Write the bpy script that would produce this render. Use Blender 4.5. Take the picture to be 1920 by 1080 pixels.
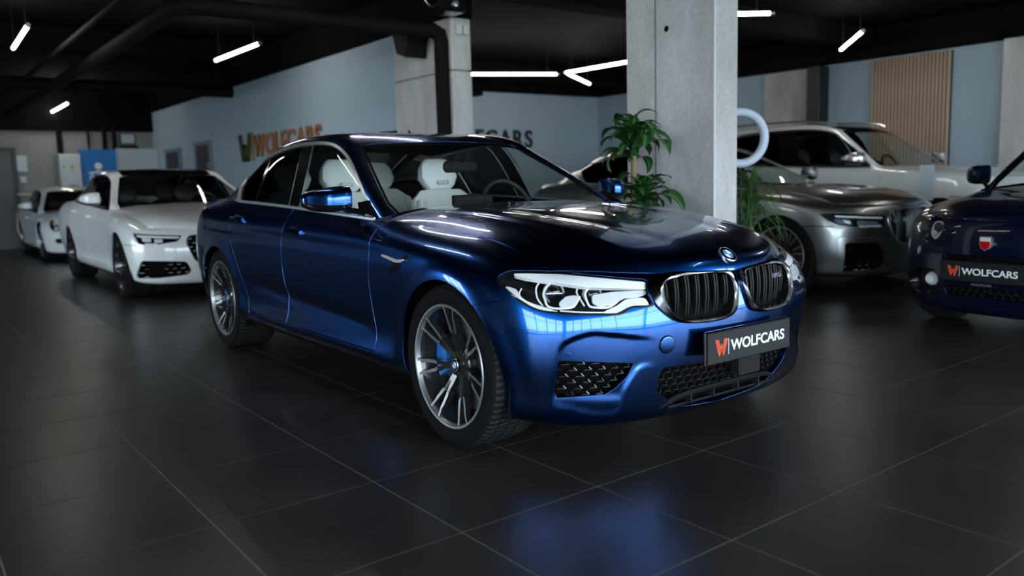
import bpy, bmesh, math, random
import numpy as np
from mathutils import Matrix, Vector
from mathutils.bvhtree import BVHTree
random.seed(7); rng = np.random.default_rng(7)
for o in list(bpy.data.objects): bpy.data.objects.remove(o)

# ------------------------------------------------------------------ camera (solved from the floor tile grid)
FPX = 1529.84
RC = np.array([[0.79175609, -0.61017665, -0.02840356], [-0.10118742, -0.08515844, -0.99121599], [0.60239805, 0.78767538, -0.12916692]])
CAM = np.array([-0.18098, -2.10591, 1.11833])
sc = bpy.context.scene
cd = bpy.data.cameras.new('camera'); cam = bpy.data.objects.new('camera', cd); sc.collection.objects.link(cam)
cd.sensor_fit = 'HORIZONTAL'; cd.sensor_width = 36; cd.lens = 36*FPX/1920; cd.clip_start = .05; cd.clip_end = 200
M4 = Matrix.Identity(4)
for r in range(3):
    M4[r][0] = RC[0][r]; M4[r][1] = -RC[1][r]; M4[r][2] = -RC[2][r]; M4[r][3] = CAM[r]
cam.matrix_world = M4; sc.camera = cam
cd.dof.use_dof = True; cd.dof.focus_distance = 3.75; cd.dof.aperture_fstop = 1.6

# ------------------------------------------------------------------ daylight and exposure
W = bpy.data.worlds.new('World'); sc.world = W; W.use_nodes = True
bg = W.node_tree.nodes['Background']; bg.inputs[0].default_value = (.80, .90, 1.0, 1); bg.inputs[1].default_value = 9.0
sc.view_settings.view_transform = 'Standard'; sc.view_settings.look = 'None'; sc.view_settings.gamma = 1
sc.view_settings.use_curve_mapping = False; sc.view_settings.exposure = 0.62

# ------------------------------------------------------------------ pixels <-> places
def pray(u, v): return RC.T@np.array([(u-960)/FPX, (v-540)/FPX, 1.0])
def wat(u, v, ax, val):
    d = pray(u, v); return CAM+d*((val-CAM[ax])/d[ax])
def wpx(P):
    q = (np.atleast_2d(P)-CAM)@RC.T
    return np.stack([960+FPX*q[:, 0]/q[:, 2], 540+FPX*q[:, 1]/q[:, 2]], 1)

class Pose:
    """a car's place on the floor: x forward from the front axle, y to its left"""
    def __init__(s, x, y, yaw):
        s.t = np.array([x, y, 0.]); c, n = math.cos(yaw), math.sin(yaw); s.R = np.array([[c, -n, 0], [n, c, 0], [0, 0, 1.]]); s.yaw = yaw
        s.cam = s.R.T@(CAM-s.t)
    def px(s, P): return wpx(np.atleast_2d(P)@s.R.T+s.t)
    def ray(s, u, v): return s.R.T@pray(u, v)
    def on(s, u, v, ax, val):
        d = s.ray(u, v); return s.cam+d*((val-s.cam[ax])/d[ax])
    def hit(s, bvh, u, v, inset=0.0):
        d = s.ray(u, v); d = d/np.linalg.norm(d)
        h = bvh.ray_cast(Vector(s.cam), Vector(d))
        if h[0] is None: return None
        return np.array(h[0])+d*inset

# ------------------------------------------------------------------ materials
def mat(name, col, rough=.5, metal=0.0, coat=0.0, spec=None, emis=None, estr=0.0, trans=0.0, ior=None, coat_r=.03):
    m = bpy.data.materials.new(name); m.use_nodes = True; b = m.node_tree.nodes['Principled BSDF']
    b.inputs['Base Color'].default_value = (*col, 1); b.inputs['Roughness'].default_value = rough; b.inputs['Metallic'].default_value = metal
    b.inputs['Coat Weight'].default_value = coat; b.inputs['Coat Roughness'].default_value = coat_r
    if spec is not None: b.inputs['Specular IOR Level'].default_value = spec
    if ior: b.inputs['IOR'].default_value = ior
    if trans: b.inputs['Transmission Weight'].default_value = trans
    if emis: b.inputs['Emission Color'].default_value = (*emis, 1); b.inputs['Emission Strength'].default_value = estr
    return m
def nd(m, typ, **kw):
    n = m.node_tree.nodes.new(typ)
    for k, v in kw.items():
        if hasattr(n, k): setattr(n, k, v)
        else: n.inputs[k].default_value = v
    return n
def lk(m, a, b): m.node_tree.links.new(a, b)
def bsdf(m): return m.node_tree.nodes['Principled BSDF']
def ramp(m, src, stops, interp='LINEAR'):
    r = nd(m, 'ShaderNodeValToRGB'); r.color_ramp.interpolation = interp
    e = r.color_ramp.elements
    while len(e) < len(stops): e.new(.5)
    for k, (p, c) in zip(e, stops): k.position = p; k.color = (*c, 1)
    lk(m, src, r.inputs[0]); return r.outputs[0]
def bump(m, h, strength=.2, dist=.002):
    b = nd(m, 'ShaderNodeBump'); b.inputs['Strength'].default_value = strength; b.inputs['Distance'].default_value = dist
    lk(m, h, b.inputs['Height']); lk(m, b.outputs[0], bsdf(m).inputs['Normal'])
def paint(name, col, metal=.5, rough=.32, flake=.25):
    m = mat(name, col, rough, metal, 1.0); tc = nd(m, 'ShaderNodeTexCoord'); n = nd(m, 'ShaderNodeTexNoise'); n.inputs['Scale'].default_value = 900
    n.inputs['Detail'].default_value = 2; lk(m, tc.outputs['Object'], n.inputs['Vector'])
    lo = tuple(c*(1-flake) for c in col); hi = tuple(min(1, c*(1+flake)) for c in col)
    lk(m, ramp(m, n.outputs['Fac'], [(.35, lo), (.65, hi)]), bsdf(m).inputs['Base Color'])
    return m
def glass(name, tint, ior=1.45, rough=0.0):
    """thin pane: clear or tinted film with a reflecting face"""
    m = bpy.data.materials.new(name); m.use_nodes = True; nt = m.node_tree; nt.nodes.clear()
    o = nt.nodes.new('ShaderNodeOutputMaterial'); mx = nt.nodes.new('ShaderNodeMixShader'); t = nt.nodes.new('ShaderNodeBsdfTransparent')
    g = nt.nodes.new('ShaderNodeBsdfGlossy'); fr = nt.nodes.new('ShaderNodeFresnel'); fr.inputs[0].default_value = ior
    t.inputs[0].default_value = (*tint, 1); g.inputs['Roughness'].default_value = rough
    # a thin pane reflects alike from both sides
    ge = nt.nodes.new('ShaderNodeNewGeometry'); mr = nt.nodes.new('ShaderNodeMapRange'); mr.inputs[3].default_value = ior; mr.inputs[4].default_value = 1/ior
    nt.links.new(ge.outputs['Backfacing'], mr.inputs[0]); nt.links.new(mr.outputs[0], fr.inputs[0])
    nt.links.new(fr.outputs[0], mx.inputs[0]); nt.links.new(t.outputs[0], mx.inputs[1]); nt.links.new(g.outputs[0], mx.inputs[2]); nt.links.new(mx.outputs[0], o.inputs[0])
    return m

m_blue = paint('marine_blue_paint', (.0026, .062, .275), 1.0, .235)
m_gblack = mat('gloss_black', (.006, .006, .007), .12, 0, .5)
m_black = mat('black_plastic', (.007, .007, .0075), .6, spec=.2)
m_liner = mat('liner_black', (.004, .004, .004), .9, spec=.06)
m_chrome = mat('chrome', (.90, .91, .92), .20, .92)
m_satin = mat('satin_aluminium', (.50, .52, .54), .28, 1)
m_bright = mat('bright_window_trim', (.40, .42, .44), .36, .75)
m_dchrome = mat('dark_chrome', (.10, .10, .11), .16, 1)
m_machined = mat('machined_alloy', (.30, .31, .325), .36, .8)
m_rimdark = mat('rim_dark', (.022, .022, .024), .22, .3, .6)
m_disc = mat('brake_steel', (.12, .12, .125), .4, 1)
m_bluecal = mat('caliper_blue', (.01, .16, .55), .3, 0, .5)
m_redcal = mat('caliper_red', (.35, .01, .01), .3, 0, .5)
m_glass = glass('windscreen_glass', (.95, .975, .97))
m_sglass = glass('side_glass', (.80, .85, .83))
m_tint = glass('privacy_glass', (.03, .033, .035))
m_lens = glass('lamp_lens', (.97, .98, .98), 1.4)
m_leather = mat('ivory_leather', (.88, .91, .88), .45)
m_darkint = mat('dark_interior', (.010, .010, .011), .6)
m_headliner = mat('headliner', (.02, .02, .021), .9)
m_red = mat('red_lens', (.45, .005, .01), .15, 0, .6)
m_white = mat('white_print', (.82, .82, .82), .5)
m_logo = mat('orange_red_print', (.75, .085, .03), .5)
m_platebk = mat('plate_black', (.010, .0105, .012), .5, spec=.3)
m_drl = mat('light_guide', (.85, .87, .88), .25)
m_lampchrome = mat('lamp_silver', (.82, .84, .86), .25, .25)
m_lampdark = mat('lamp_dark', (.015, .016, .018), .25, .4)
m_tread = mat('tyre_tread', (.020, .0205, .021), .75, spec=.2)
_t = nd(m_tread, 'ShaderNodeTexCoord'); _s = nd(m_tread, 'ShaderNodeSeparateXYZ'); lk(m_tread, _t.outputs['Object'], _s.inputs[0])
_a = nd(m_tread, 'ShaderNodeMath', operation='ARCTAN2'); lk(m_tread, _s.outputs['X'], _a.inputs[0]); lk(m_tread, _s.outputs['Z'], _a.inputs[1])
_b = nd(m_tread, 'ShaderNodeMath', operation='MULTIPLY_ADD'); _b.inputs[1].default_value = 74; lk(m_tread, _a.outputs[0], _b.inputs[0])
_c = nd(m_tread, 'ShaderNodeMath', operation='MULTIPLY'); _c.inputs[1].default_value = 26; lk(m_tread, _s.outputs['Y'], _c.inputs[0]); lk(m_tread, _c.outputs[0], _b.inputs[2])
_d = nd(m_tread, 'ShaderNodeMath', operation='SINE'); lk(m_tread, _b.outputs[0], _d.inputs[0])
lk(m_tread, ramp(m_tread, _d.outputs[0], [(.0, (.004, .004, .004)), (.06, (.020, .0205, .021))]), bsdf(m_tread).inputs['Base Color'])
m_tyre = mat('tyre_rubber', (.006, .006, .0065), .8, spec=.10)
_t = nd(m_tyre, 'ShaderNodeTexCoord'); _w = nd(m_tyre, 'ShaderNodeTexNoise'); _w.inputs['Scale'].default_value = 60
lk(m_tyre, _t.outputs['Object'], _w.inputs['Vector']); bump(m_tyre, _w.outputs['Fac'], .15, .001)
m_rblue = mat('badge_blue', (.02, .28, .75), .3, 0, .5)
m_rwhite = mat('badge_white', (.8, .82, .83), .3, 0, .5)
# ------------------------------------------------------------------ toolkit
COL = bpy.context.scene.collection

def bsp(n, t, e0, e1):
    t = np.asarray(t, float); i = np.clip(np.floor(t).astype(int), 0, n-2); a = t-i; r = np.arange(len(t))
    M = np.zeros((len(t), n+2))
    M[r, i] += (1-a)**3/6; M[r, i+1] += (3*a**3-6*a*a+4)/6; M[r, i+2] += (-3*a**3+3*a*a+3*a+1)/6; M[r, i+3] += a**3/6
    o = M[:, 1:-1].copy()
    for e, c, p, q in ((e0, 0, 0, 1), (e1, n+1, n-1, n-2)):
        if e == 'nat': o[:, p] += 2*M[:, c]; o[:, q] -= M[:, c]
        elif e == 'even': o[:, q] += M[:, c]
        else: o[:, q] -= M[:, c]
    return o

def quasi(D, e0, e1, t, it=3):
    n = len(D); B = bsp(n, np.arange(n), e0, e1); Cc = D.copy()
    for _ in range(it): Cc = Cc + (D - B@Cc)
    return bsp(n, t, e0, e1)@Cc

def steps(n, sub):
    if isinstance(sub, int): sub = [sub]*(n-1)
    return np.concatenate([i+np.arange(s)/s for i, s in enumerate(sub)]+[[n-1]])

class Sf:
    """a surface: points, normals, polygons"""
    def __init__(s, V, N, F, Q=None):
        s.V = np.asarray(V, float).reshape(-1, 3); s.N = np.asarray(N, float).reshape(-1, 3); s.F = F; s.Q = Q
    def copy(s): return Sf(s.V.copy(), s.N.copy(), list(s.F), s.Q)
    def off(s, d): return Sf(s.V+s.N*d, s.N, list(s.F), s.Q)
    def flip(s): return Sf(s.V, -s.N, [f[::-1] for f in s.F], s.Q)
    def mir(s):
        m = np.array([1, -1, 1.]); return Sf(s.V*m, s.N*m, [f[::-1] for f in s.F])
    def both(s): return join(s, s.mir())
    def bvh(s): return BVHTree.FromPolygons([tuple(v) for v in s.V], [tuple(f) for f in s.F])

def join(*ss):
    V = []; N = []; F = []; k = 0
    for s in ss:
        V.append(s.V); N.append(s.N); F += [tuple(i+k for i in f) for f in s.F]; k += len(s.V)
    return Sf(np.concatenate(V), np.concatenate(N), F)

def grid_sf(G, outward=None):
    G = np.asarray(G, float); nk, nu = G.shape[:2]
    du = np.gradient(G, axis=1); dk = np.gradient(G, axis=0)
    N = np.cross(du, dk); l = np.linalg.norm(N, axis=2, keepdims=True); l[l < 1e-12] = 1; N = N/l
    F = [(k*nu+i, k*nu+i+1, (k+1)*nu+i+1, (k+1)*nu+i) for k in range(nk-1) for i in range(nu-1)]
    s = Sf(G.reshape(-1, 3), N.reshape(-1, 3), F)
    if outward is not None:
        d = ((s.V-np.array(outward))*s.N).sum(1).mean()
        if d < 0: s = s.flip()
    return s

def net_sf(net, su, sk, usym=(True, True), ksym=(False, False), it=3, outward=(0, 0, .5)):
    D = np.asarray(net, float); K, U = D.shape[:2]; tu = steps(U, su); tk = steps(K, sk); out = []
    for c in range(3):
        m = 'odd' if c == 1 else 'even'
        A = quasi(D[:, :, c].T, m if usym[0] else 'nat', m if usym[1] else 'nat', tu, it).T
        A = quasi(A, m if ksym[0] else 'nat', m if ksym[1] else 'nat', tk, it); out.append(A)
    G = np.stack(out, 2)
    s = grid_sf(G, outward)
    if usym[0] or usym[1]:
        z = np.abs(s.V[:, 1]) < 1e-6; s.N[z, 1] = 0
        l = np.linalg.norm(s.N, axis=1, keepdims=True); l[l == 0] = 1; s.N /= l
    return s

def clip(s, f):
    """keep f>0"""
    f = np.asarray(f, float); f = np.where(np.abs(f) < 1e-9, 1e-9, f); pos = f > 0
    V = list(s.V); N = list(s.N); Q = list(s.Q) if s.Q is not None else None; cache = {}; F = []
    for fc in s.F:
        p = [pos[i] for i in fc]
        if all(p): F.append(fc); continue
        if not any(p): continue
        o = []; n = len(fc)
        for a in range(n):
            i, j = fc[a], fc[(a+1) % n]
            if pos[i]: o.append(i)
            if pos[i] != pos[j]:
                k = (min(i, j), max(i, j))
                if k not in cache:
                    t = f[i]/(f[i]-f[j]); q = s.N[i]*(1-t)+s.N[j]*t; l = np.linalg.norm(q)
                    V.append(s.V[i]*(1-t)+s.V[j]*t); N.append(q/(l or 1)); cache[k] = len(V)-1
                    if Q is not None: Q.append(s.Q[i]*(1-t)+s.Q[j]*t)
                o.append(cache[k])
        if len(o) >= 3: F.append(tuple(o))
    V = np.array(V); N = np.array(N)
    used = sorted({i for fc in F for i in fc}); mp = {o: i for i, o in enumerate(used)}
    if not used: return Sf(np.zeros((0, 3)), np.zeros((0, 3)), [], None if Q is None else np.zeros((0, 3)))
    return Sf(V[used], N[used], [tuple(mp[i] for i in fc) for fc in F], None if Q is None else np.array(Q)[used])

def psdf(P, poly):
    P = np.asarray(P, float); q = np.asarray(poly, float); d = np.full(len(P), 1e18); ins = np.zeros(len(P), bool)
    for a, b in zip(q, np.roll(q, -1, 0)):
        e = b-a; L = e@e
        if L < 1e-18: continue
        w = P-a; t = np.clip((w@e)/L, 0, 1); r = w-t[:, None]*e; d = np.minimum(d, (r*r).sum(1))
        c = ((a[1] > P[:, 1]) != (b[1] > P[:, 1]))
        with np.errstate(divide='ignore', invalid='ignore'):
            xx = (b[0]-a[0])*(P[:, 1]-a[1])/(b[1]-a[1])+a[0]
        ins ^= c & (P[:, 0] < xx)
    d = np.sqrt(d); return np.where(ins, -d, d)

def lsdf(P, line):
    """signed distance to an open polyline (positive on its left)"""
    P = np.asarray(P, float); q = np.asarray(line, float); d = np.full(len(P), 1e18); sg = np.ones(len(P))
    m = len(q)-1
    for k in range(m):
        a, b = q[k], q[k+1]; e = b-a; L = e@e; w = P-a; t = (w@e)/L
        t = np.clip(t, -1e9 if k == 0 else 0, 1e9 if k == m-1 else 1)
        r = w-t[:, None]*e; dd = (r*r).sum(1); cr = e[0]*w[:, 1]-e[1]*w[:, 0]
        b_ = dd < d-1e-15; d = np.where(b_, dd, d); sg = np.where(b_, np.sign(cr), sg)
    return np.sqrt(d)*sg

def smooth(pts, n=6, closed=True):
    p = np.asarray(pts, float); m = len(p); o = []
    for i in range(m if closed else m-1):
        if closed: a, b, c, d = p[i-1], p[i], p[(i+1) % m], p[(i+2) % m]
        else: a, b, c, d = p[max(i-1, 0)], p[i], p[i+1], p[min(i+2, m-1)]
        for k in range(n):
            t = k/n
            o.append(.5*(2*b+(c-a)*t+(2*a-5*b+4*c-d)*t*t+(3*b-a-3*c+d)*t**3))
    if not closed: o.append(p[-1])
    return np.array(o)

def rounded(pts, r, n=5):
    """polygon with corners rounded by r (absolute)"""
    p = np.asarray(pts, float); m = len(p); o = []
    for i in range(m):
        a, b, c = p[i-1], p[i], p[(i+1) % m]; rr = r[i] if hasattr(r, '__len__') else r
        u = a-b; v = c-b; lu = np.linalg.norm(u); lv = np.linalg.norm(v); k = min(rr, lu*.49, lv*.49)
        s, e = b+u/lu*k, b+v/lv*k
        for j in range(n+1):
            t = j/n; o.append(s*(1-t)**2+2*b*t*(1-t)+e*t*t)
    return np.array(o)

def sstep(a, b, x):
    t = np.clip((x-a)/(b-a), 0, 1); return t*t*(3-2*t)

def bedges(s):
    cnt = {}
    for fc in s.F:
        for a, b in zip(fc, fc[1:]+fc[:1]):
            k = (min(a, b), max(a, b)); cnt.setdefault(k, []).append((a, b))
    return [v[0] for v in cnt.values() if len(v) == 1]

def lipped(s, d, keep_center=True, r=.0016):
    """rolled edge and a strip going inwards from every border"""
    E = [(a, b) for a, b in bedges(s) if not (keep_center and abs(s.V[a][1]) < 2e-4 and abs(s.V[b][1]) < 2e-4)]
    if not E: return Sf(np.zeros((0, 3)), np.zeros((0, 3)), [])
    out = {}
    for a, b in E:
        e = s.V[b]-s.V[a]; l = np.linalg.norm(e)
        if l < 1e-9: continue
        for i in (a, b):
            o = np.cross(e/l, s.N[i]); out[i] = out.get(i, 0)+o*min(l, .01)
    V = []; N = []; F = []; idx = {}
    for i, o in out.items():
        l = np.linalg.norm(o); o = o/(l or 1); n = s.N[i]; p = s.V[i]; idx[i] = len(V)
        V += [p, p+o*r*.7-n*r*.3, p+o*r-n*r, p+o*r-n*max(d, r*1.5)]; N += [n, n*.7+o*.7, o, o]
    for a, b in E:
        if a in idx and b in idx:
            i, j = idx[a], idx[b]
            for k in range(3): F.append((i+k, i+k+1, j+k+1, j+k))
    return Sf(V, N, F)

def largest(s):
    """the biggest connected piece of a surface"""
    if not s.F: return s
    par = list(range(len(s.V)))
    def find(a):
        while par[a] != a: par[a] = par[par[a]]; a = par[a]
        return a
    for f in s.F:
        r = find(f[0])
        for i in f[1:]:
            q = find(i)
            if q != r: par[q] = r
    cnt = {}
    for f in s.F: k = find(f[0]); cnt[k] = cnt.get(k, 0)+1
    best = max(cnt, key=cnt.get); F = [f for f in s.F if find(f[0]) == best]
    used = sorted({i for f in F for i in f}); mp = {o: i for i, o in enumerate(used)}
    return Sf(s.V[used], s.N[used], [tuple(mp[i] for i in f) for f in F], None if s.Q is None else s.Q[used])

ONE = {'window_glass', 'pillar_cover', 'window_divider', 'quarter_glass', 'head_lamp', 'grille_slat', 'windscreen', 'rear_window', 'front_door', 'rear_door', 'front_fender', 'tail_lamp'}
def mesh_sf(name, s, mat):
    me = bpy.data.meshes.new(name); me.from_pydata(s.V.tolist(), [], [tuple(f) for f in s.F])
    me.polygons.foreach_set('use_smooth', [True]*len(me.polygons)); me.materials.append(mat)
    l = np.linalg.norm(s.N, axis=1, keepdims=True); l[l == 0] = 1
    try: me.normals_split_custom_set_from_vertices((s.N/l).tolist())
    except Exception as e: print('normals', name, e)
    me.update(); return me

def link(name, me, parent=None, label=None):
    o = bpy.data.objects.new(name, me); COL.objects.link(o)
    if parent: o.parent = parent
    if label: o['label'] = label
    return o

def mk(name, s, mat, parent, both=False, lip=0.0, label=None, mir=False):
    if name in ONE: s = largest(s)
    if lip: s = join(s, lipped(s, lip))
    if both: s = s.both()
    if mir: s = s.mir()
    if len(s.F) == 0: print('EMPTY', name); return None
    return link(name, mesh_sf(name, s, mat), parent, label)

def thing(name, label, cat, loc=(0, 0, 0), rz=0.0, group=None):
    o = bpy.data.objects.new(name, None); COL.objects.link(o); o.location = loc; o.rotation_euler = (0, 0, rz)
    o.empty_display_size = .2
    o['label'] = label; o['category'] = cat
    if group: o['group'] = group
    return o

def tag(o, label, cat, group=None):
    o['label'] = label; o['category'] = cat
    if group: o['group'] = group
    return o

class MB:
    """collects simple shapes into one mesh; faces may carry a material slot"""
    def __init__(s): s.V = []; s.F = []; s.M = []; s.S = []
    def add(s, V, F, m=0, sm=False):
        k = len(s.V); s.V += [tuple(map(float, v)) for v in V]
        for f in F: s.F.append(tuple(i+k for i in f)); s.M.append(m); s.S.append(sm)
        return s
    def box(s, c, d, m=0, R=None, bev=0.0):
        x, y, z = [v/2 for v in d]
        if bev <= 0:
            V = np.array([(i*x, j*y, k*z) for k in (-1, 1) for j in (-1, 1) for i in (-1, 1)])
            F = [(0, 2, 3, 1), (4, 5, 7, 6), (0, 1, 5, 4), (2, 6, 7, 3), (0, 4, 6, 2), (1, 3, 7, 5)]
        else:
            b = min(bev, x*.9, y*.9, z*.9); pts = []
            for sx in (-1, 1):
                for sy in (-1, 1):
                    for sz in (-1, 1):
                        pts += [(sx*x, sy*(y-b), sz*(z-b)), (sx*(x-b), sy*y, sz*(z-b)), (sx*(x-b), sy*(y-b), sz*z)]
            V = np.array(pts); idx = lambda a, b_, c_, w: ((a*2+b_)*2+c_)*3+w
            F = []
            for a in (0, 1):
                F.append([idx(a, 0, 0, 0), idx(a, 1, 0, 0), idx(a, 1, 1, 0), idx(a, 0, 1, 0)])
                F.append([idx(0, a, 0, 1), idx(1, a, 0, 1), idx(1, a, 1, 1), idx(0, a, 1, 1)])
                F.append([idx(0, 0, a, 2), idx(1, 0, a, 2), idx(1, 1, a, 2), idx(0, 1, a, 2)])
            for a in (0, 1):
                for b_ in (0, 1):
                    F.append([idx(a, b_, 0, 0), idx(a, b_, 1, 0), idx(a, b_, 1, 1), idx(a, b_, 0, 1)])
                    F.append([idx(a, 0, b_, 0), idx(a, 1, b_, 0), idx(a, 1, b_, 2), idx(a, 0, b_, 2)])
                    F.append([idx(0, a, b_, 1), idx(1, a, b_, 1), idx(1, a, b_, 2), idx(0, a, b_, 2)])
                    for c_ in (0, 1): F.append([idx(a, b_, c_, 0), idx(a, b_, c_, 1), idx(a, b_, c_, 2)])
            G = []
            for f in F:
                p = V[list(f)]; n = np.cross(p[1]-p[0], p[2]-p[0]); G.append(f if n@p.mean(0) > 0 else f[::-1])
            F = G
        if R is not None: V = V@np.array(R).T
        return s.add(V+np.array(c), F, m)
    def tube(s, path, r, n=8, m=0, cap=True, closed=False):
        P = np.asarray(path, float); k = len(P); rr = np.full(k, r) if np.isscalar(r) else np.asarray(r, float)
        T = np.gradient(P, axis=0) if not closed else np.roll(P, -1, 0)-np.roll(P, 1, 0)
        T /= np.maximum(np.linalg.norm(T, axis=1, keepdims=True), 1e-9)
        u = np.cross(T[0], (0, 0, 1)); u = u if np.linalg.norm(u) > .05 else np.cross(T[0], (0, 1, 0)); V = []
        for i in range(k):
            u = u-T[i]*(u@T[i]); u /= np.linalg.norm(u); v = np.cross(T[i], u)
            for j in range(n):
                a = 2*math.pi*j/n; V.append(P[i]+rr[i]*(math.cos(a)*u+math.sin(a)*v))
        F = []
        for i in range(k if closed else k-1):
            for j in range(n):
                a, b = i*n+j, i*n+(j+1) % n; i2 = (i+1) % k
                F.append((a, b, i2*n+(j+1) % n, i2*n+j))
        s.add(V, F, m, True)
        if cap and not closed: s.add(V[:n], [tuple(range(n))[::-1]], m); s.add(V[-n:], [tuple(range(n))], m)
        return s
    def rev(s, prof, n=32, m=0, axis='y', c=(0, 0, 0), sm=True, mats=None, a0=0.0, a1=None):
        """prof: (r, h) pairs revolved about an axis through c"""
        V = []; full = a1 is None; a1 = 2*math.pi if full else a1; cnt = n if full else n+1
        for j in range(cnt):
            a = a0+(a1-a0)*j/n; ca, sa = math.cos(a), math.sin(a)
            for r, h in prof:
                p = {'y': (r*ca, h, r*sa), 'z': (r*ca, r*sa, h), 'x': (h, r*ca, r*sa)}[axis]
                V.append((p[0]+c[0], p[1]+c[1], p[2]+c[2]))
        k = len(prof); base = len(s.V); s.V += V
        for j in range(n):
            j2 = (j+1) % cnt
            for i in range(k-1):
                s.F.append((base+j*k+i, base+j2*k+i, base+j2*k+i+1, base+j*k+i+1)); s.M.append(mats[i] if mats else m); s.S.append(sm)
        return s
    def prism(s, poly, h0, h1, m=0, frame=None, sm=False, caps=(True, True)):
        """poly (a,b) in the frame's first two axes, extruded along its third"""
        o, ax, ay, az = [np.array(v, float) for v in (frame or ((0, 0, 0), (1, 0, 0), (0, 1, 0), (0, 0, 1)))]
        n = len(poly); V = [o+ax*a+ay*b+az*h0 for a, b in poly]+[o+ax*a+ay*b+az*h1 for a, b in poly]
        F = [(i, (i+1) % n, n+(i+1) % n, n+i) for i in range(n)]
        if caps[0]: F.append(tuple(range(n))[::-1])
        if caps[1]: F.append(tuple(range(n, 2*n)))
        return s.add(V, F, m, sm)
    def loft(s, rings, m=0, closed=True, cap=True, sm=True):
        n = len(rings[0]); V = [p for r in rings for p in r]; F = []
        for i in range(len(rings)-1):
            for j in range(n if closed else n-1): F.append((i*n+j, i*n+(j+1) % n, (i+1)*n+(j+1) % n, (i+1)*n+j))
        s.add(V, F, m, sm)
        if cap and closed: s.add(rings[0], [tuple(range(n))[::-1]], m, False); s.add(rings[-1], [tuple(range(n))], m, False)
        return s
    def mesh(s, name, *mats, fix=True):
        me = bpy.data.meshes.new(name); me.from_pydata(s.V, [], s.F)
        for mt in mats: me.materials.append(mt)
        me.polygons.foreach_set('material_index', s.M); me.polygons.foreach_set('use_smooth', s.S)
        if fix:
            b = bmesh.new(); b.from_mesh(me); bmesh.ops.remove_doubles(b, verts=b.verts, dist=1e-5)
            bmesh.ops.recalc_face_normals(b, faces=b.faces); b.to_mesh(me); b.free()
            if any(s.S):
                try: me.set_sharp_from_angle(angle=math.radians(38))
                except Exception: pass
        me.update(); return me
    def obj(s, name, mats, parent=None, label=None):
        if not isinstance(mats, (list, tuple)): mats = [mats]
        return link(name, s.mesh(name, *mats), parent, label)

def text_mesh(txt, size, depth, mat, bold=0.0, width=None, sx=1.0):
    cu = bpy.data.curves.new('lettering', 'FONT'); cu.body = txt; cu.size = size; cu.extrude = depth; cu.offset = bold
    cu.align_x = 'LEFT'; o = bpy.data.objects.new('lettering', cu); COL.objects.link(o)
    dg = bpy.context.evaluated_depsgraph_get(); me = bpy.data.meshes.new_from_object(o.evaluated_get(dg))
    bpy.data.objects.remove(o); bpy.data.curves.remove(cu)
    co = np.zeros(len(me.vertices)*3); me.vertices.foreach_get('co', co); co = co.reshape(-1, 3)
    co[:, 0] -= co[:, 0].min(); w = co[:, 0].max()
    if width: co[:, 0] *= width/w
    co[:, 1] -= co[:, 1].min()
    me.vertices.foreach_set('co', co.ravel()); me.materials.clear(); me.materials.append(mat); me.update()
    return me

def put_frame(o, org, ax, ay, az):
    M = Matrix.Identity(4)
    for i, v in enumerate((ax, ay, az)):
        for r in range(3): M[r][i] = v[r]
    for r in range(3): M[r][3] = org[r]
    o.matrix_local = M; return o

def copy_tree(o, parent=None):
    c = o.copy(); COL.objects.link(c); c.parent = parent
    for ch in list(o.children): copy_tree(ch, c)
    return c
# ------------------------------------------------------------------ wheels (axis along y, outer face towards -y, centre at the hub)
def tyre_mb(R, r, w, grooves=4):
    """R outer radius, r rim radius, w width; y=0 is the outer face plane"""
    mb = MB(); s = R-r; p = [(r-.012, .012), (r+.004, .004), (r+s*.25, -.004), (r+s*.55, -.006), (r+s*.80, .001), (R-.012, .012), (R-.004, .024)]
    y0, y1 = .030, w-.030; n = grooves
    for k in range(n):
        a = y0+(y1-y0)*(k+.5)/n
        p += [(R, a-.0055), (R-.008, a-.004), (R-.008, a+.004), (R, a+.0055)]
    p += [(R-.004, w-.024), (R-.012, w-.012), (r+s*.8, w-.001), (r+s*.5, w+.006), (r+.004, w-.004), (r-.012, w-.012)]
    mb.rev(p, 72, mats=[0]*5+[1]*(len(p)-11)+[0]*5)
    return mb

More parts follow.
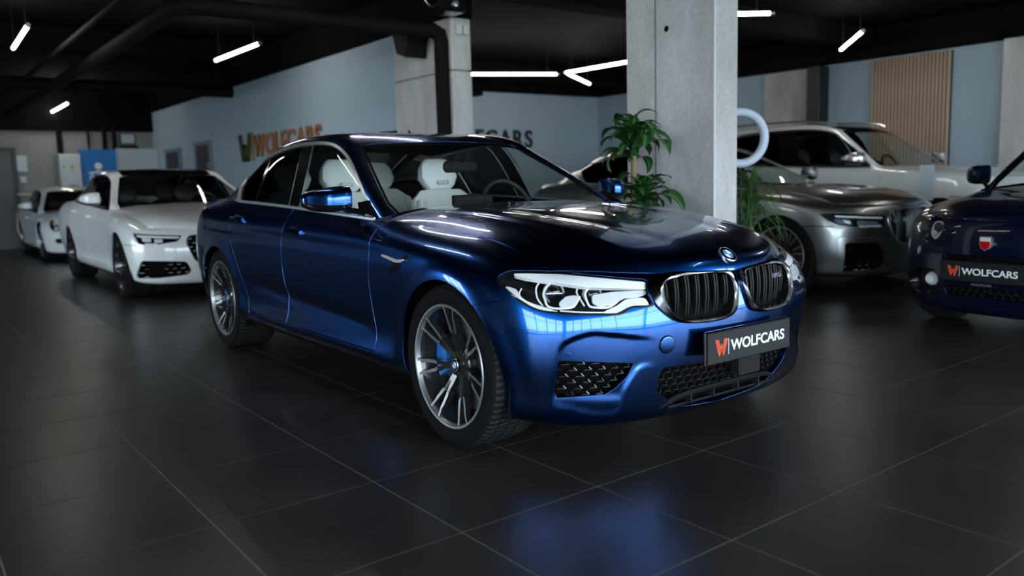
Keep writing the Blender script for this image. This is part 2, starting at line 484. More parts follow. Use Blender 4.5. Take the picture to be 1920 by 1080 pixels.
_SP = {}
def wheel(car, at, R, r, w, style, side, caliper, group=None, n_det=48, tread=True):
    """side -1: right of the car (outer face -y); +1: left"""
    key = (R, r, w, style)
    wh = bpy.data.objects.new('wheel', None); COL.objects.link(wh); wh.parent = car; wh.location = at; wh.empty_display_size = .1
    if side > 0: wh.rotation_euler = (0, 0, math.pi)
    if key not in _SP:
        d = {}
        tb = tyre_mb(R, r, w)
        d['tyre'] = tb.mesh('tyre', m_tyre, m_tread)
        # rim: lip ring, barrel, back
        lip = [(r-.004, .006), (r+.002, .001), (r-.001, -.003), (r-.009, -.002), (r-.013, .004), (r-.018, .016)]
        mb = MB(); mb.rev(lip, 72, mats=[0]*5)
        mb.rev([(r-.018, .016), (r-.028, .05), (r-.040, .10), (r-.042, w-.05), (r-.012, w-.015)], 72, mats=[1]*4)
        d['rim'] = mb.mesh('rim', m_machined if style != 'black' else m_rimdark, m_rimdark)
        hubd = .052 if style in ('m5', 'multi') else .045
        mb = MB(); mb.rev([(.0, hubd-.004), (.030, hubd-.004), (.034, hubd), (.062, hubd+.004), (.075, hubd+.016), (.072, hubd+.05), (0, hubd+.05)], 36)
        for k in range(5):
            a = 2*math.pi*k/5+.3; mb.rev([(0, -.004), (.007, -.004), (.0085, .004), (.0085, .012)], 6, c=(.053*math.cos(a), hubd+.004, .053*math.sin(a)), sm=False)
        d['hub'] = mb.mesh('hub', m_rimdark)
        # spoke
        mb = MB(); ro = r-.012
        def bar(path, wid, dep, split, mface=1):
            """path: (radius, angle offset, y) ; box section, front face machined beyond split"""
            P = []
            for rr, aa, yy in path: P.append((rr*math.sin(aa), yy, rr*math.cos(aa)))
            P = np.array(P); T = np.gradient(P, axis=0); T[:, 1] = 0; T /= np.linalg.norm(T, axis=1, keepdims=True)
            Nn = np.stack([T[:, 2], 0*T[:, 0], -T[:, 0]], 1); rings = []
            for i, (p, nn) in enumerate(zip(P, Nn)):
                h = wid[i]/2; dd = dep[i]
                rings.append([p-nn*h, p+nn*h, p+nn*h*1.25+np.array((0, dd, 0)), p-nn*h*1.25+np.array((0, dd, 0))])
            for i in range(len(rings)-1):
                a, b = rings[i], rings[i+1]; mface_i = mface if path[i][0] >= split else 0
                mb.add([a[0], a[1], b[1], b[0]], [(0, 1, 2, 3)], mface_i)
                for j in (1, 2, 3): mb.add([a[j], a[(j+1) % 4], b[(j+1) % 4], b[j]], [(0, 1, 2, 3)], 0)
            mb.add(rings[-1], [(0, 1, 2, 3)], 0); mb.add(rings[0], [(0, 1, 2, 3)], 0)
        if style == 'm5':
            n = 7; hs = .085
            for sg in (-1, 1):
                bar([(.050, .10*sg, hubd+.004), (.095, .085*sg, hubd-.006), (.140, .085*sg, hubd-.018), (.150, .115*sg, hubd-.022), (.195, .125*sg, .018), (.215, .118*sg, .012), (ro, .135*sg, .004)],
                    [.020, .017, .014, .015, .014, .0115, .012], [.035, .034, .03, .03, .028, .024, .02], .139)
            # web between the two prongs near the hub
            mb.add([(-.010, hubd+.010, .05), (.010, hubd+.010, .05), (.012, hubd+.004, .13), (-.012, hubd+.004, .13)], [(0, 1, 2, 3)], 0)
        elif style == 'multi':
            n = 10
            for sg in (-1, 1):
                bar([(.05, .10*sg, hubd), (.14, .10*sg, hubd-.012), (ro, .14*sg, .006)], [.016, .012, .012], [.03, .03, .02], .08)
        elif style == 'five':
            n = 5
            for sg in (-1, 1):
                bar([(.04, .16*sg, hubd), (.12, .13*sg, hubd-.010), (.2, .16*sg, .014), (ro, .24*sg, .006)], [.030, .022, .02, .022], [.035, .035, .03, .02], 9 if True else 0)
        else:
            n = 10
            bar([(.04, 0, hubd), (.14, 0, hubd-.012), (ro, 0, .006)], [.030, .020, .022], [.03, .03, .02], 9)
        d['n'] = n; d['spoke'] = mb.mesh('spoke', m_rimdark, m_machined)
        mb = MB(); mb.rev([(.085, w*.42), (r*.76, w*.42), (r*.76, w*.42+.03), (.085, w*.42+.03)], 48, sm=False); mb.rev([(.0, w*.36), (.085, w*.36), (.09, w*.42)], 36, sm=False)
        d['disc'] = mb.mesh('brake_disc', m_disc)
        # caliper: an arc block over the disc edge
        mb = MB(); ri, rr_ = r*.50, r*.80; y0, y1 = w*.42-.035, w*.42+.06; poly = []
        for k in range(9):
            a = -.42+.84*k/8; poly.append((rr_*math.cos(a), rr_*math.sin(a)))
        for k in range(9):
            a = .36-.72*k/8; poly.append((ri*math.cos(a), ri*math.sin(a)))
        mb.prism(poly, y0, y1, frame=((0, 0, 0), (1, 0, 0), (0, 0, 1), (0, 1, 0)))
        d['cal'] = mb
        mb = MB(); mb.rev([(0, 0), (.026, 0), (.0305, .002), (.0315, .006), (.0315, .014)], 32)
        d['cap'] = mb.mesh('hub_cap', m_gblack)
        _SP[key] = d; d['hubd'] = hubd
    d = _SP[key]
    link('tyre', d['tyre'], wh); rim = link('rim', d['rim'], wh)
    for k in range(d['n']):
        s = link('spoke', d['spoke'], wh); s.rotation_euler = (0, 2*math.pi*k/d['n']+.06, 0)
    link('hub', d['hub'], wh); cp = link('hub_cap', d['cap'], wh); cp.location = (0, d['hubd']-.012, 0)
    link('brake_disc', d['disc'], wh)
    ck = 'cal'+caliper.name
    if ck not in d: d[ck] = d['cal'].mesh('brake_caliper', caliper)
    c = link('brake_caliper', d[ck], wh); c.rotation_euler = (0, math.pi if side < 0 else 0, 0)
    return wh, cp

def roundel(parent, org, ax, ay, az, rad, name='badge', label=None):
    """round badge: chrome rim, black ring, blue and white quarters"""
    def sect(a0, a1, r0, r1, h, mb, m=0, n=16):
        for k in range(n):
            a, b = a0+(a1-a0)*k/n, a0+(a1-a0)*(k+1)/n
            q = [(r0*math.cos(a), r0*math.sin(a), h), (r1*math.cos(a), r1*math.sin(a), h), (r1*math.cos(b), r1*math.sin(b), h), (r0*math.cos(b), r0*math.sin(b), h)]
            mb.add(q, [(0, 1, 2, 3)], m)
    mb = MB(); k = rad
    mb.rev([(k*.90, k*.10), (k*.95, k*.13), (k, k*.08), (k, -k*.1)], 40, 0, axis='z')
    sect(0, 2*math.pi, k*.60, k*.91, k*.095, mb, 1, 40); mb.rev([(k*.56, k*.10), (k*.585, k*.115), (k*.61, k*.10)], 40, 0, axis='z')
    for q in range(4): sect(q*math.pi/2, (q+1)*math.pi/2, 0.0005, k*.57, k*.10, mb, 2 if q % 2 else 3, 10)
    me = mb.mesh(name, m_chrome, m_gblack, m_rblue, m_rwhite)
    o = link(name, me, parent, label); return put_frame(o, org, ax, ay, az)
# ------------------------------------------------------------------ cabin furniture
def blob(path, halfw, halft, up=(0, 1, 0), n=16, p=.55):
    """soft padded slab: sections along a path; width along up axis, thickness along the normal"""
    P = np.asarray(path, float); T = np.gradient(P, axis=0); T /= np.linalg.norm(T, axis=1, keepdims=True); u = np.array(up, float); rings = []
    for i, q in enumerate(P):
        nrm = np.cross(T[i], u); nrm /= np.linalg.norm(nrm); r = []
        for k in range(n):
            a = 2*math.pi*k/n; c, s = math.cos(a), math.sin(a)
            r.append(q+u*halfw[i]*math.copysign(abs(c)**p, c)+nrm*halft[i]*math.copysign(abs(s)**p, s))
        rings.append(r)
    return rings
def make_seat(par, x, y, z0, ml, badge=True, rec=.36, name='front_seat'):
    s = bpy.data.objects.new(name, None); COL.objects.link(s); s.parent = par; s.location = (x, y, z0); s.empty_display_size = .1
    dx = -math.tan(rec)
    mb = MB(); mb.loft(blob([(.0, 0, .10), (.10, 0, .12), (.30, 0, .135), (.46, 0, .14), (.52, 0, .125)], [.20, .245, .255, .25, .22], [.05, .07, .075, .07, .04])); mb.obj('seat_cushion', ml, s)
    h = [0.08, .20, .34, .46, .56, .62]; mb = MB(); mb.loft(blob([(dx*q*.9-.01, 0, q+.05) for q in h], [.22, .25, .262, .262, .245, .17], [.06, .07, .065, .058, .050, .028])); mb.obj('backrest', ml, s)
    for sg in (-1, 1):
        mb = MB(); mb.loft(blob([(dx*q*.9+.045, sg*yy, q+.05) for q, yy in ((.10, .222), (.25, .235), (.42, .232), (.56, .205))], [.03, .045, .045, .025], [.045, .06, .055, .030], p=.8)); mb.obj('side_bolster', ml, s)
    hx = dx*.70; mb = MB(); mb.loft(blob([(hx+.040, 0, .675), (hx+.032, 0, .70), (hx+.015, 0, .76), (hx-.005, 0, .83), (hx-.025, 0, .875), (hx-.035, 0, .89)], [.085, .115, .150, .135, .100, .075], [.03, .048, .055, .05, .038, .014], p=.5)); mb.obj('headrest', ml, s)
    for sg in (-1, 1):
        mb = MB(); mb.tube([(hx+.03, sg*.05, .60), (hx+.03, sg*.05, .70)], .007, 6); mb.obj('headrest_post', m_satin, s)
    if badge:
        mb = MB(); mb.box((hx+.092, 0, .728), (.006, .085, .026), bev=.002); b = mb.obj('seat_badge', m_gblack, s)
        tm = text_mesh('M5', .02, .0005, m_white, .0004, width=.05); o = link('badge_lettering', tm, b); put_frame(o, (hx+.0957, -.025, .721), (0, 1, 0), (0, 0, 1), (1, 0, 0))
    return s
def make_interior(par, dash_x, sy, z0, ml, rear_x, front_x, hw=.80, badge=False, dash_z=.93, lhd=True, roofz=1.40):
    for y in (-sy, sy): make_seat(par, front_x, y, z0, ml, badge)
    for y in (-sy*.95, sy*.95): make_seat(par, rear_x, y, z0+.01, ml, False, .40, 'rear_seat')
    mb = MB(); prof = [(dash_x, .50), (dash_x-.06, dash_z-.16), (dash_x-.03, dash_z-.04), (dash_x+.08, dash_z), (dash_x+.45, dash_z+.02), (dash_x+.5, .5)]
    rings = [[np.array((a+(.10*(abs(t))**2*(-1)), t*hw, b-(.02*t*t))) for a, b in prof] for t in np.linspace(-1, 1, 13)]
    mb.loft(rings); mb.obj('dashboard', m_darkint, par)
    st = bpy.data.objects.new('steering_wheel', None); COL.objects.link(st); st.parent = par; st.location = (dash_x-.18, sy if lhd else -sy, dash_z+.005); st.rotation_euler = (0, math.radians(-24), 0); st.empty_display_size = .1
    mb = MB(); mb.tube([(0, .182*math.cos(a), .182*math.sin(a)) for a in np.linspace(0, 2*math.pi, 32, endpoint=False)], .016, 8, closed=True); mb.obj('wheel_rim', m_darkint, st)
    mb = MB(); mb.box((0, 0, -.01), (.03, .12, .10), bev=.012)
    for a in (0, math.pi, -math.pi/2): mb.tube([(0, .05*math.cos(a), .05*math.sin(a)), (0, .175*math.cos(a), .175*math.sin(a))], .014, 6)
    mb.obj('wheel_spokes', m_darkint, st)
# ------------------------------------------------------------------ the blue saloon
HP = Pose(2.57752, .74505, -1.58155)
hero = thing('saloon_car', 'glossy dark blue sports saloon in the middle of the showroom, nearest to the camera', 'car', tuple(HP.t), HP.yaw)

def col(xs, ws, zs): return [(x, -w, z) for x, w, z in zip(xs if hasattr(xs, '__len__') else [xs]*8, ws, zs)]
hero_cols = [
 col([-4.00, -4.02, -4.04, -4.03, -4.01, -4.00, -4.02, -4.03], [0]*8, [.26, .34, .45, .60, .75, .86, .95, 1.00]),
 col([-3.96, -3.99, -4.01, -4.00, -3.98, -3.97, -3.98, -3.99], [.43, .44, .45, .45, .45, .45, .44, .43], [.26, .34, .45, .60, .75, .86, .95, 1.00]),
 col([-3.84, -3.87, -3.89, -3.88, -3.86, -3.84, -3.83, -3.81], [.68, .70, .72, .73, .735, .725, .70, .655], [.25, .33, .44, .60, .75, .865, .955, 1.01]),
 col([-3.66, -3.68, -3.70, -3.69, -3.67, -3.64, -3.61, -3.59], [.80, .83, .852, .868, .872, .86, .825, .765], [.25, .33, .44, .60, .76, .87, .96, 1.02]),
 col(-3.45, [.84, .87, .90, .925, .925, .91, .87, .81], [.24, .32, .42, .60, .76, .88, .98, 1.035]),
 col(-2.982, [.86, .90, .935, .945, .942, .927, .885, .845], [.22, .30, .42, .60, .76, .88, .98, 1.045]),
 col(-2.5, [.87, .925, .915, .932, .935, .925, .887, .858], [.22, .30, .40, .58, .76, .885, .975, 1.032]),
 col(-1.8, [.875, .935, .910, .920, .923, .920, .888, .868], [.22, .30, .40, .58, .76, .87, .955, 1.007]),
 col(-1.2, [.875, .935, .910, .917, .921, .920, .890, .868], [.22, .30, .40, .58, .76, .86, .935, .978]),
 col(-.72, [.875, .932, .912, .921, .926, .922, .882, .835], [.22, .30, .40, .58, .75, .845, .913, .950]),
 col(-.4, [.87, .92, .920, .932, .938, .930, .868, .775], [.22, .30, .42, .58, .74, .83, .895, .926]),
 col(0, [.86, .91, .935, .945, .947, .925, .855, .760], [.22, .30, .42, .58, .73, .815, .870, .895]),
 col(.30, [.86, .90, .922, .932, .925, .895, .830, .742], [.20, .30, .42, .56, .68, .755, .808, .832]),
 col([.43, .47, .49, .495, .485, .475, .46, .445], [.80, .83, .852, .855, .845, .82, .772, .720], [.175, .29, .41, .54, .635, .70, .748, .772]),
 col([.57, .615, .635, .64, .635, .615, .585, .55], [.67, .69, .70, .705, .70, .685, .655, .62], [.166, .27, .40, .52, .60, .67, .73, .765]),
 col([.64, .69, .715, .725, .72, .705, .685, .655], [.48, .49, .50, .50, .50, .49, .47, .45], [.160, .262, .39, .50, .585, .655, .715, .752]),
 col([.668, .73, .768, .785, .785, .775, .76, .735], [.25, .25, .25, .25, .25, .25, .245, .24], [.151, .257, .38, .49, .575, .645, .70, .742]),
 col([.675, .745, .785, .80, .80, .79, .775, .752], [0]*8, [.150, .252, .375, .485, .57, .64, .695, .730])]
net = np.array(hero_cols).transpose(1, 0, 2)
def tuck(net, d=.10):
    """add an underside row turned in below the lowest level"""
    r = net[0].copy(); c = np.array([net[0][:, 0].mean(), 0]); xm, xM = r[:, 0].min(), r[:, 0].max()
    r[:, 1] = np.where(np.abs(r[:, 1]) > d*1.2, r[:, 1]+d*np.sign(-r[:, 1]), r[:, 1]*.75)
    r[:, 0] -= d*np.sign(r[:, 0]-(xm+xM)/2)*(np.abs(r[:, 0]-(xm+xM)/2) > (xM-xm)*.38); r[:, 2] -= .004
    return np.concatenate([r[None], net])
net = tuck(net)
belt = net_sf(net, [4, 5, 6, 7, 12, 12, 14, 14, 12, 10, 12, 12, 16, 32, 32, 32, 30], [4, 10, 14, 14, 12, 12, 14, 12], outward=(-1.6, 0, .5))

def arch_r(s, cx, cz=.352): return np.hypot(s.V[:, 0]-cx, s.V[:, 2]-cz)
# flared lips round the wheel arches
for cx in (0.0, -2.982):
    r = arch_r(belt, cx); a = (1-sstep(.385, .455, r))*.009
    belt.V[:, 1] -= a*(np.abs(belt.V[:, 1]) > .6)
# crease along the flank at handle height and the rising sill crease
x, z = belt.V[:, 0], belt.V[:, 2]
zc = .862+(-x-.7)*.021; k = ((x > -3.3) & (x < -.1)); d = (z-zc)
belt.V[:, 1] += np.where(k, .010*sstep(-.10, -.004, d)*(1-sstep(-.004, .0, d))*0+.007*np.exp(-(d+.055)**2/.0011), 0)*sstep(-.10, -.5, x)
zl = .372+(-x-.75)*.055; d = z-zl
belt.V[:, 1] += np.where((x > -2.6) & (x < -.5), .011*np.exp(-((d-.052)/.040)**2), 0)*sstep(-2.55, -2.2, x)*(1-sstep(-.85, -.6, x))
# recompute normals after shaping
def renorm(s):
    V = s.V; N = np.zeros_like(V)
    for f in s.F:
        p = V[list(f)]; n = np.cross(p[2]-p[0], p[-1]-p[1]) if len(f) >= 4 else np.cross(p[1]-p[0], p[2]-p[0])
        for i in f: N[i] += n
    z = np.abs(V[:, 1]) < 1e-5; N[z, 1] = 0
    l = np.linalg.norm(N, axis=1, keepdims=True); l[l == 0] = 1; N /= l
    if (N*s.N).sum() < 0: N = -N
    s.N = N; return s
def front_px(s, poly, xmin=.12):
    f = psdf(HP.px(s.V), poly); return np.where(s.V[:, 0] < xmin, 1e3, f)

# outlines traced on the near half of the nose
P_lamp = smooth([(931.5, 527), (937, 517), (955, 508.5), (982, 507.5), (1030, 508.5), (1085, 513), (1131, 517.5), (1178, 522), (1211, 525), (1213, 537), (1215, 551), (1224, 573), (1189, 576.5), (1176, 582), (1161, 590), (1122, 591), (1067, 590), (1039, 587.5), (1011, 583.5), (989, 574.5), (963, 556.5), (942.5, 539.5)], 4)
P_kid_o = smooth([(1217.6, 534), (1218.5, 551), (1228, 570), (1246, 588), (1272, 604.5), (1311, 605), (1348, 599.5), (1370, 590), (1379, 575), (1381, 544), (1377, 521.5), (1366, 511), (1344, 505.5), (1292, 507.5), (1256, 512.5), (1233, 519.6)], 4)
P_kid_i = smooth([(1240, 543), (1244.4, 530.7), (1261, 523.3), (1311, 515.5), (1352, 514.5), (1366.5, 519.6), (1373.5, 530.7), (1376, 551), (1373, 577), (1364, 590), (1330, 598), (1289, 601.5), (1274, 599), (1255.6, 584.4), (1243, 560)], 4)[::-1]
P_int = rounded([(1047, 676), (1190, 681), (1177, 706), (1153, 729.5), (1134, 740.5), (1098, 743), (1042, 747), (1040, 737), (1042, 716)], 4)
P_scoop = smooth([(1037, 760), (1033, 742), (1043, 680), (1048, 655), (1063, 639), (1107, 624), (1150, 626), (1190, 630), (1240, 636), (1262, 655), (1240, 684), (1205, 688), (1186, 710), (1172, 735), (1168, 755), (1160, 772), (1135, 780), (1110, 778), (1070, 768)], 4)
P_low = rounded([(1241.4, 690), (1300, 682), (1400, 664), (1500, 640), (1520, 700), (1447, 724), (1384, 744), (1300, 760), (1279, 762), (1264, 759), (1235, 738), (1230, 724)], 8)

# shape the scoop round the corner intake and the blade beside the lower grille
f = front_px(belt, P_scoop); pu = HP.px(belt.V)[:, 0]; ins = sstep(0, 6, -f)*(1-sstep(1165, 1240, pu))*(1-.62*sstep(738, 756, HP.px(belt.V)[:, 1]))
belt.V -= belt.N*(.011*ins)[:, None]*1.0
renorm(belt)
BV = belt.bvh()

# arches
fA = arch_r(belt, 0.0)-.372; fR = arch_r(belt, -2.982, .355)-.374
belt = clip(belt, np.where(np.abs(belt.V[:, 1]) > .45, np.minimum(fA, fR), 1))
# lamp, kidney, intakes
lamp = clip(belt, -front_px(belt, P_lamp)-.4); belt = clip(belt, front_px(belt, P_lamp)-.9)
belt = clip(belt, front_px(belt, P_kid_o)+1.0)
intake_sf = clip(belt, -front_px(belt, P_int)); belt = clip(belt, front_px(belt, P_int))
low_sf = clip(belt, -front_px(belt, P_low)); belt = clip(belt, front_px(belt, P_low))

# panels
G = .0030
def sv(s): return s.V[:, [0, 2]]
def rearpart(s): return s.V[:, 0]
L_fd = smooth([(-.60, 1.10), (-.64, .96), (-.668, .88), (-.676, .80), (-.688, .70), (-.690, .62), (-.675, .48), (-.655, .38), (-.668, .30), (-.69, .2)], 5, False)
L_bd = smooth([(-1.60, 1.12), (-1.70, 1.0), (-1.765, .92), (-1.80, .82), (-1.812, .70), (-1.806, .60), (-1.785, .45), (-1.78, .33), (-1.79, .2)], 5, False)
L_rd = smooth([(-2.80, 1.12), (-2.755, 1.02), (-2.73, .90), (-2.68, .78), (-2.60, .66), (-2.52, .52), (-2.47, .42), (-2.44, .33), (-2.43, .2)], 5, False)
L_sill = [(-4.2, .318), (-2.0, .318), (1.2, .318)]
def cutline(s, line, gap=G):
    """(left, right) halves of s about an open line in side view"""
    d = lsdf(sv(s), line); return clip(s, d-gap), clip(s, -d-gap)
# lines run top to bottom, so the front of the car lies on their left
front, rest = cutline(belt, L_fd)
fdoor, rest2 = cutline(rest, L_bd)
rdoor, quarter = cutline(rest2, L_rd)
sills = []
def lower(s):
    up, dn = cutline(s, L_sill); return up, dn
fdoor, s1 = lower(fdoor); rdoor, s2 = lower(rdoor)
sill = join(s1, s2)
# front: bumper / fender split from the lamp's rear edge to the arch
pxl = HP.px(front.V); L_bf = [(880, 574.5), (900, 570.7), (930, 566), (963, 558.5), (1000, 540)]
d = lsdf(pxl, L_bf); inb = np.where(front.V[:, 0] < .05, 1e3, np.where(front.V[:, 0] > .52, -1e3, -d))
fend = clip(front, inb-.8); bump_f = clip(front, -inb-.8)
dq = lsdf(sv(quarter), [(-3.9, .70), (-3.55, .66), (-3.30, .55), (-3.0, .40)])
qq = quarter; rb = clip(qq, np.minimum(-(qq.V[:, 0]+3.30), .66-qq.V[:, 2])-G); qq = clip(qq, -np.minimum(-(qq.V[:, 0]+3.30), .66-qq.V[:, 2])-G)
lipd = .022
mk('front_bumper', bump_f, m_blue, hero, True, lipd)
for mi in (False, True):
    mk('front_fender', fend, m_blue, hero, False, lipd, mir=mi)
    mk('side_skirt', sill, m_blue, hero, False, lipd, mir=mi)
tail_px = (qq.V[:, 0] < -3.50) & (qq.V[:, 2] > .76)
ft = np.minimum(-(qq.V[:, 0]+3.62), np.minimum(qq.V[:, 2]-.775, .925-qq.V[:, 2])); ft = np.where(np.abs(qq.V[:, 1]) < .35, -1, ft)
tail = clip(qq, ft); qq = clip(qq, -ft)
mk('rear_body_panel', qq, m_blue, hero, True, lipd)
mk('rear_bumper', rb, m_blue, hero, True, lipd)
for mi in (False, True): mk('tail_lamp', tail, m_red, hero, False, .01, mir=mi)
doorR = []
fd = [mk('front_door', fdoor, m_blue, hero, False, lipd, mir=mi) for mi in (False, True)]
rd = [mk('rear_door', rdoor, m_blue, hero, False, lipd, mir=mi) for mi in (False, True)]
# dark inner shell behind the panel gaps
core = belt.off(-.024); mk('inner_shell', core, m_liner, hero, True)

# ---------------- bonnet
hn = []
def hc(pts): return [(x, -w, z) for x, w, z in pts]
hn.append(hc([(-.76, .815, .958), (-.4, .772, .928), (0, .757, .897), (.22, .745, .858), (.36, .732, .808), (.42, .722, .783), (.445, .715, .771)]))
hn.append(hc([(-.80, .70, .975), (-.4, .665, .958), (0, .645, .925), (.27, .63, .881), (.44, .61, .829), (.525, .60, .790), (.56, .592, .766)]))
hn.append(hc([(-.82, .52, .996), (-.4, .505, .979), (0, .49, .945), (.33, .475, .896), (.53, .46, .842), (.62, .455, .797), (.655, .45, .753)]))
hn.append(hc([(-.82, .34, 1.002), (-.4, .33, .981), (0, .32, .946), (.36, .31, .897), (.58, .30, .842), (.69, .292, .797), (.724, .285, .745)]))
hn.append(hc([(-.82, .17, 1.005), (-.4, .165, .983), (0, .16, .947), (.38, .16, .899), (.61, .155, .843), (.72, .15, .794), (.748, .145, .742)]))
hn.append(hc([(-.82, 0, 1.006), (-.4, 0, .984), (0, 0, .948), (.38, 0, .900), (.62, 0, .843), (.73, 0, .790), (.757, 0, .732)]))
hn = np.array(hn).transpose(1, 0, 2)
hood = net_sf(hn, 12, [14, 14, 14, 12, 10, 8], (False, True), outward=(-.3, 0, .2))
# power-dome creases
ridge = np.interp(hood.V[:, 0], [-.8, 0, .5, .75], [.56, .52, .46, .42]); yy = np.abs(hood.V[:, 1])
hood.V[:, 2] += .010*(1-sstep(-.008, .035, yy-ridge))*sstep(-.75, -.2, hood.V[:, 0])*(1-sstep(.50, .70, hood.V[:, 0]))
ridge2 = np.interp(hood.V[:, 0], [-.8, 0, .5, .75], [.34, .27, .20, .15])
hood.V[:, 2] -= .006*np.exp(-(yy-ridge2-.03)**2/.0022)*sstep(-.7, -.3, hood.V[:, 0])*(1-sstep(.45, .65, hood.V[:, 0]))
renorm(hood)
HB = hood.bvh()
mk('bonnet', hood, m_blue, hero, True, .02)

# ---------------- cabin
cab = [  # rear centre -> windscreen centre ; levels from the belt to the roof centre
 [(-3.56, 0, 1.055), (-3.30, 0, 1.185), (-3.03, 0, 1.300), (-2.80, 0, 1.378), (-2.62, 0, 1.420), (-2.40, 0, 1.446), (-2.0, 0, 1.460)],
 [(-3.54, .36, 1.055), (-3.29, .33, 1.180), (-3.03, .30, 1.292), (-2.80, .29, 1.370), (-2.62, .28, 1.412), (-2.40, .20, 1.442), (-2.0, 0, 1.460)],
 [(-3.48, .62, 1.052), (-3.26, .565, 1.170), (-3.02, .525, 1.275), (-2.81, .505, 1.350), (-2.65, .49, 1.395), (-2.42, .33, 1.436), (-2.05, 0, 1.460)],
 [(-3.30, .745, 1.046), (-3.15, .68, 1.155), (-2.97, .63, 1.250), (-2.82, .60, 1.322), (-2.70, .56, 1.372), (-2.43, .38, 1.432), (-2.05, 0, 1.460)],
 [(-3.02, .81, 1.042), (-2.93, .745, 1.150), (-2.83, .69, 1.245), (-2.73, .645, 1.318), (-2.64, .585, 1.376), (-2.38, .41, 1.434), (-2.05, 0, 1.460)],
 [(-2.65, .852, 1.035), (-2.62, .79, 1.150), (-2.56, .73, 1.260), (-2.50, .68, 1.348), (-2.44, .60, 1.405), (-2.26, .42, 1.442), (-2.02, 0, 1.460)],
 [(-2.2, .864, 1.022), (-2.2, .805, 1.150), (-2.19, .748, 1.275), (-2.17, .690, 1.378), (-2.15, .60, 1.428), (-2.10, .42, 1.450), (-2.0, 0, 1.460)],
 [(-1.8, .868, 1.007), (-1.83, .812, 1.140), (-1.86, .755, 1.270), (-1.89, .692, 1.380), (-1.90, .60, 1.430), (-1.94, .42, 1.451), (-1.97, 0, 1.460)],
 [(-1.4, .868, .988), (-1.48, .815, 1.120), (-1.56, .757, 1.255), (-1.64, .69, 1.372), (-1.68, .595, 1.422), (-1.80, .42, 1.447), (-1.93, 0, 1.459)],
 [(-1.02, .862, .970), (-1.16, .808, 1.098), (-1.31, .745, 1.225), (-1.46, .672, 1.340), (-1.53, .585, 1.397), (-1.70, .41, 1.438), (-1.90, 0, 1.458)],
 [(-.74, .815, .958), (-.95, .765, 1.082), (-1.17, .70, 1.205), (-1.38, .622, 1.318), (-1.47, .55, 1.372), (-1.64, .39, 1.428), (-1.88, 0, 1.457)],
 [(-.75, .66, .988), (-.94, .615, 1.090), (-1.13, .565, 1.200), (-1.31, .51, 1.300), (-1.43, .46, 1.366), (-1.60, .33, 1.425), (-1.86, 0, 1.456)],
 [(-.73, .35, 1.000), (-.90, .33, 1.095), (-1.08, .30, 1.200), (-1.25, .27, 1.300), (-1.37, .24, 1.370), (-1.56, .17, 1.424), (-1.85, 0, 1.456)],
 [(-.72, 0, 1.003), (-.89, 0, 1.097), (-1.07, 0, 1.202), (-1.24, 0, 1.302), (-1.36, 0, 1.372), (-1.55, 0, 1.424), (-1.85, 0, 1.456)]]
cn = np.array([[(x, -w, z) for x, w, z in c] for c in cab]).transpose(1, 0, 2)
cabin = net_sf(cn, [8, 8, 8, 8, 10, 12, 12, 12, 12, 14, 14, 14, 12], [12, 12, 12, 10, 8, 6], outward=(-2, 0, .9), it=3)
P_dlo = smooth([(442, 379.5), (446, 371), (451, 347), (466, 321), (489, 300.5), (515.6, 284.6), (549, 272.3), (582, 267), (604, 266), (624.4, 269), (642, 280), (657.8, 300), (675.6, 340), (689, 375.6), (699, 409), (697, 412.2), (629, 403.5), (573, 394.5), (542, 390), (490, 384)], 5)
P_ws = smooth([(725, 383), (700, 330), (681, 287), (676, 275), (690, 270.5), (720, 268.5), (780, 266), (864, 265.5), (943, 270)], 5, False).tolist()+[(1000, 300), (1150, 380), (1150, 420), (760, 420), (738, 396)]
def cpx(s, poly, xmax=9, xmin=-3.6):
    f = psdf(HP.px(s.V), poly); f = np.where((s.V[:, 0] > xmax) | (s.V[:, 0] < xmin), 1e3, f)
    return np.maximum(f, 400*(.585-np.abs(s.V[:, 1]))) if poly is P_dlo else f
fd_ = cpx(cabin, P_dlo); dlo = clip(cabin, -fd_); shell = clip(cabin, fd_)
fw = cpx(shell, P_ws, xmin=-1.7); ws = clip(shell, -fw-1.2); shell = clip(shell, fw)
# rear window
fr = np.minimum(np.minimum(-(shell.V[:, 0]+2.76), 1.385-shell.V[:, 2]), np.minimum(shell.V[:, 2]-1.075, .54-np.abs(shell.V[:, 1])+(1.3-shell.V[:, 2])*.22))
rw = clip(shell, fr-.003); shell = clip(shell, -fr)
# black screen border on the windscreen
fb = cpx(ws, P_ws, xmin=-1.7); wsg = clip(ws, -fb-6); wsb = clip(ws, fb+6)
roof = mk('roof', shell, m_blue, hero, True, .012)
w_o = mk('windscreen', join(wsg), m_glass, hero, True); mk('windscreen_border', wsb, m_gblack, w_o, True)
mk('rear_window', rw, m_tint, hero, True)
# chrome frame, glass, pillar covers of the side windows
f = cpx(dlo, P_dlo); frame = clip(dlo, f+4.6).off(.004); ins_ = clip(dlo, -f-4.6).off(-.006)
L_b1 = [(591, 262), (586.5, 273), (561, 388), (556, 420)]; L_b0 = [(572, 262), (566, 276), (541, 388), (534, 420)]; L_q = [(511, 280), (505.6, 299), (479, 377), (474, 392)]
def lr(s, line, g): d = lsdf(HP.px(s.V), line); return clip(s, d-g), clip(s, -d-g)
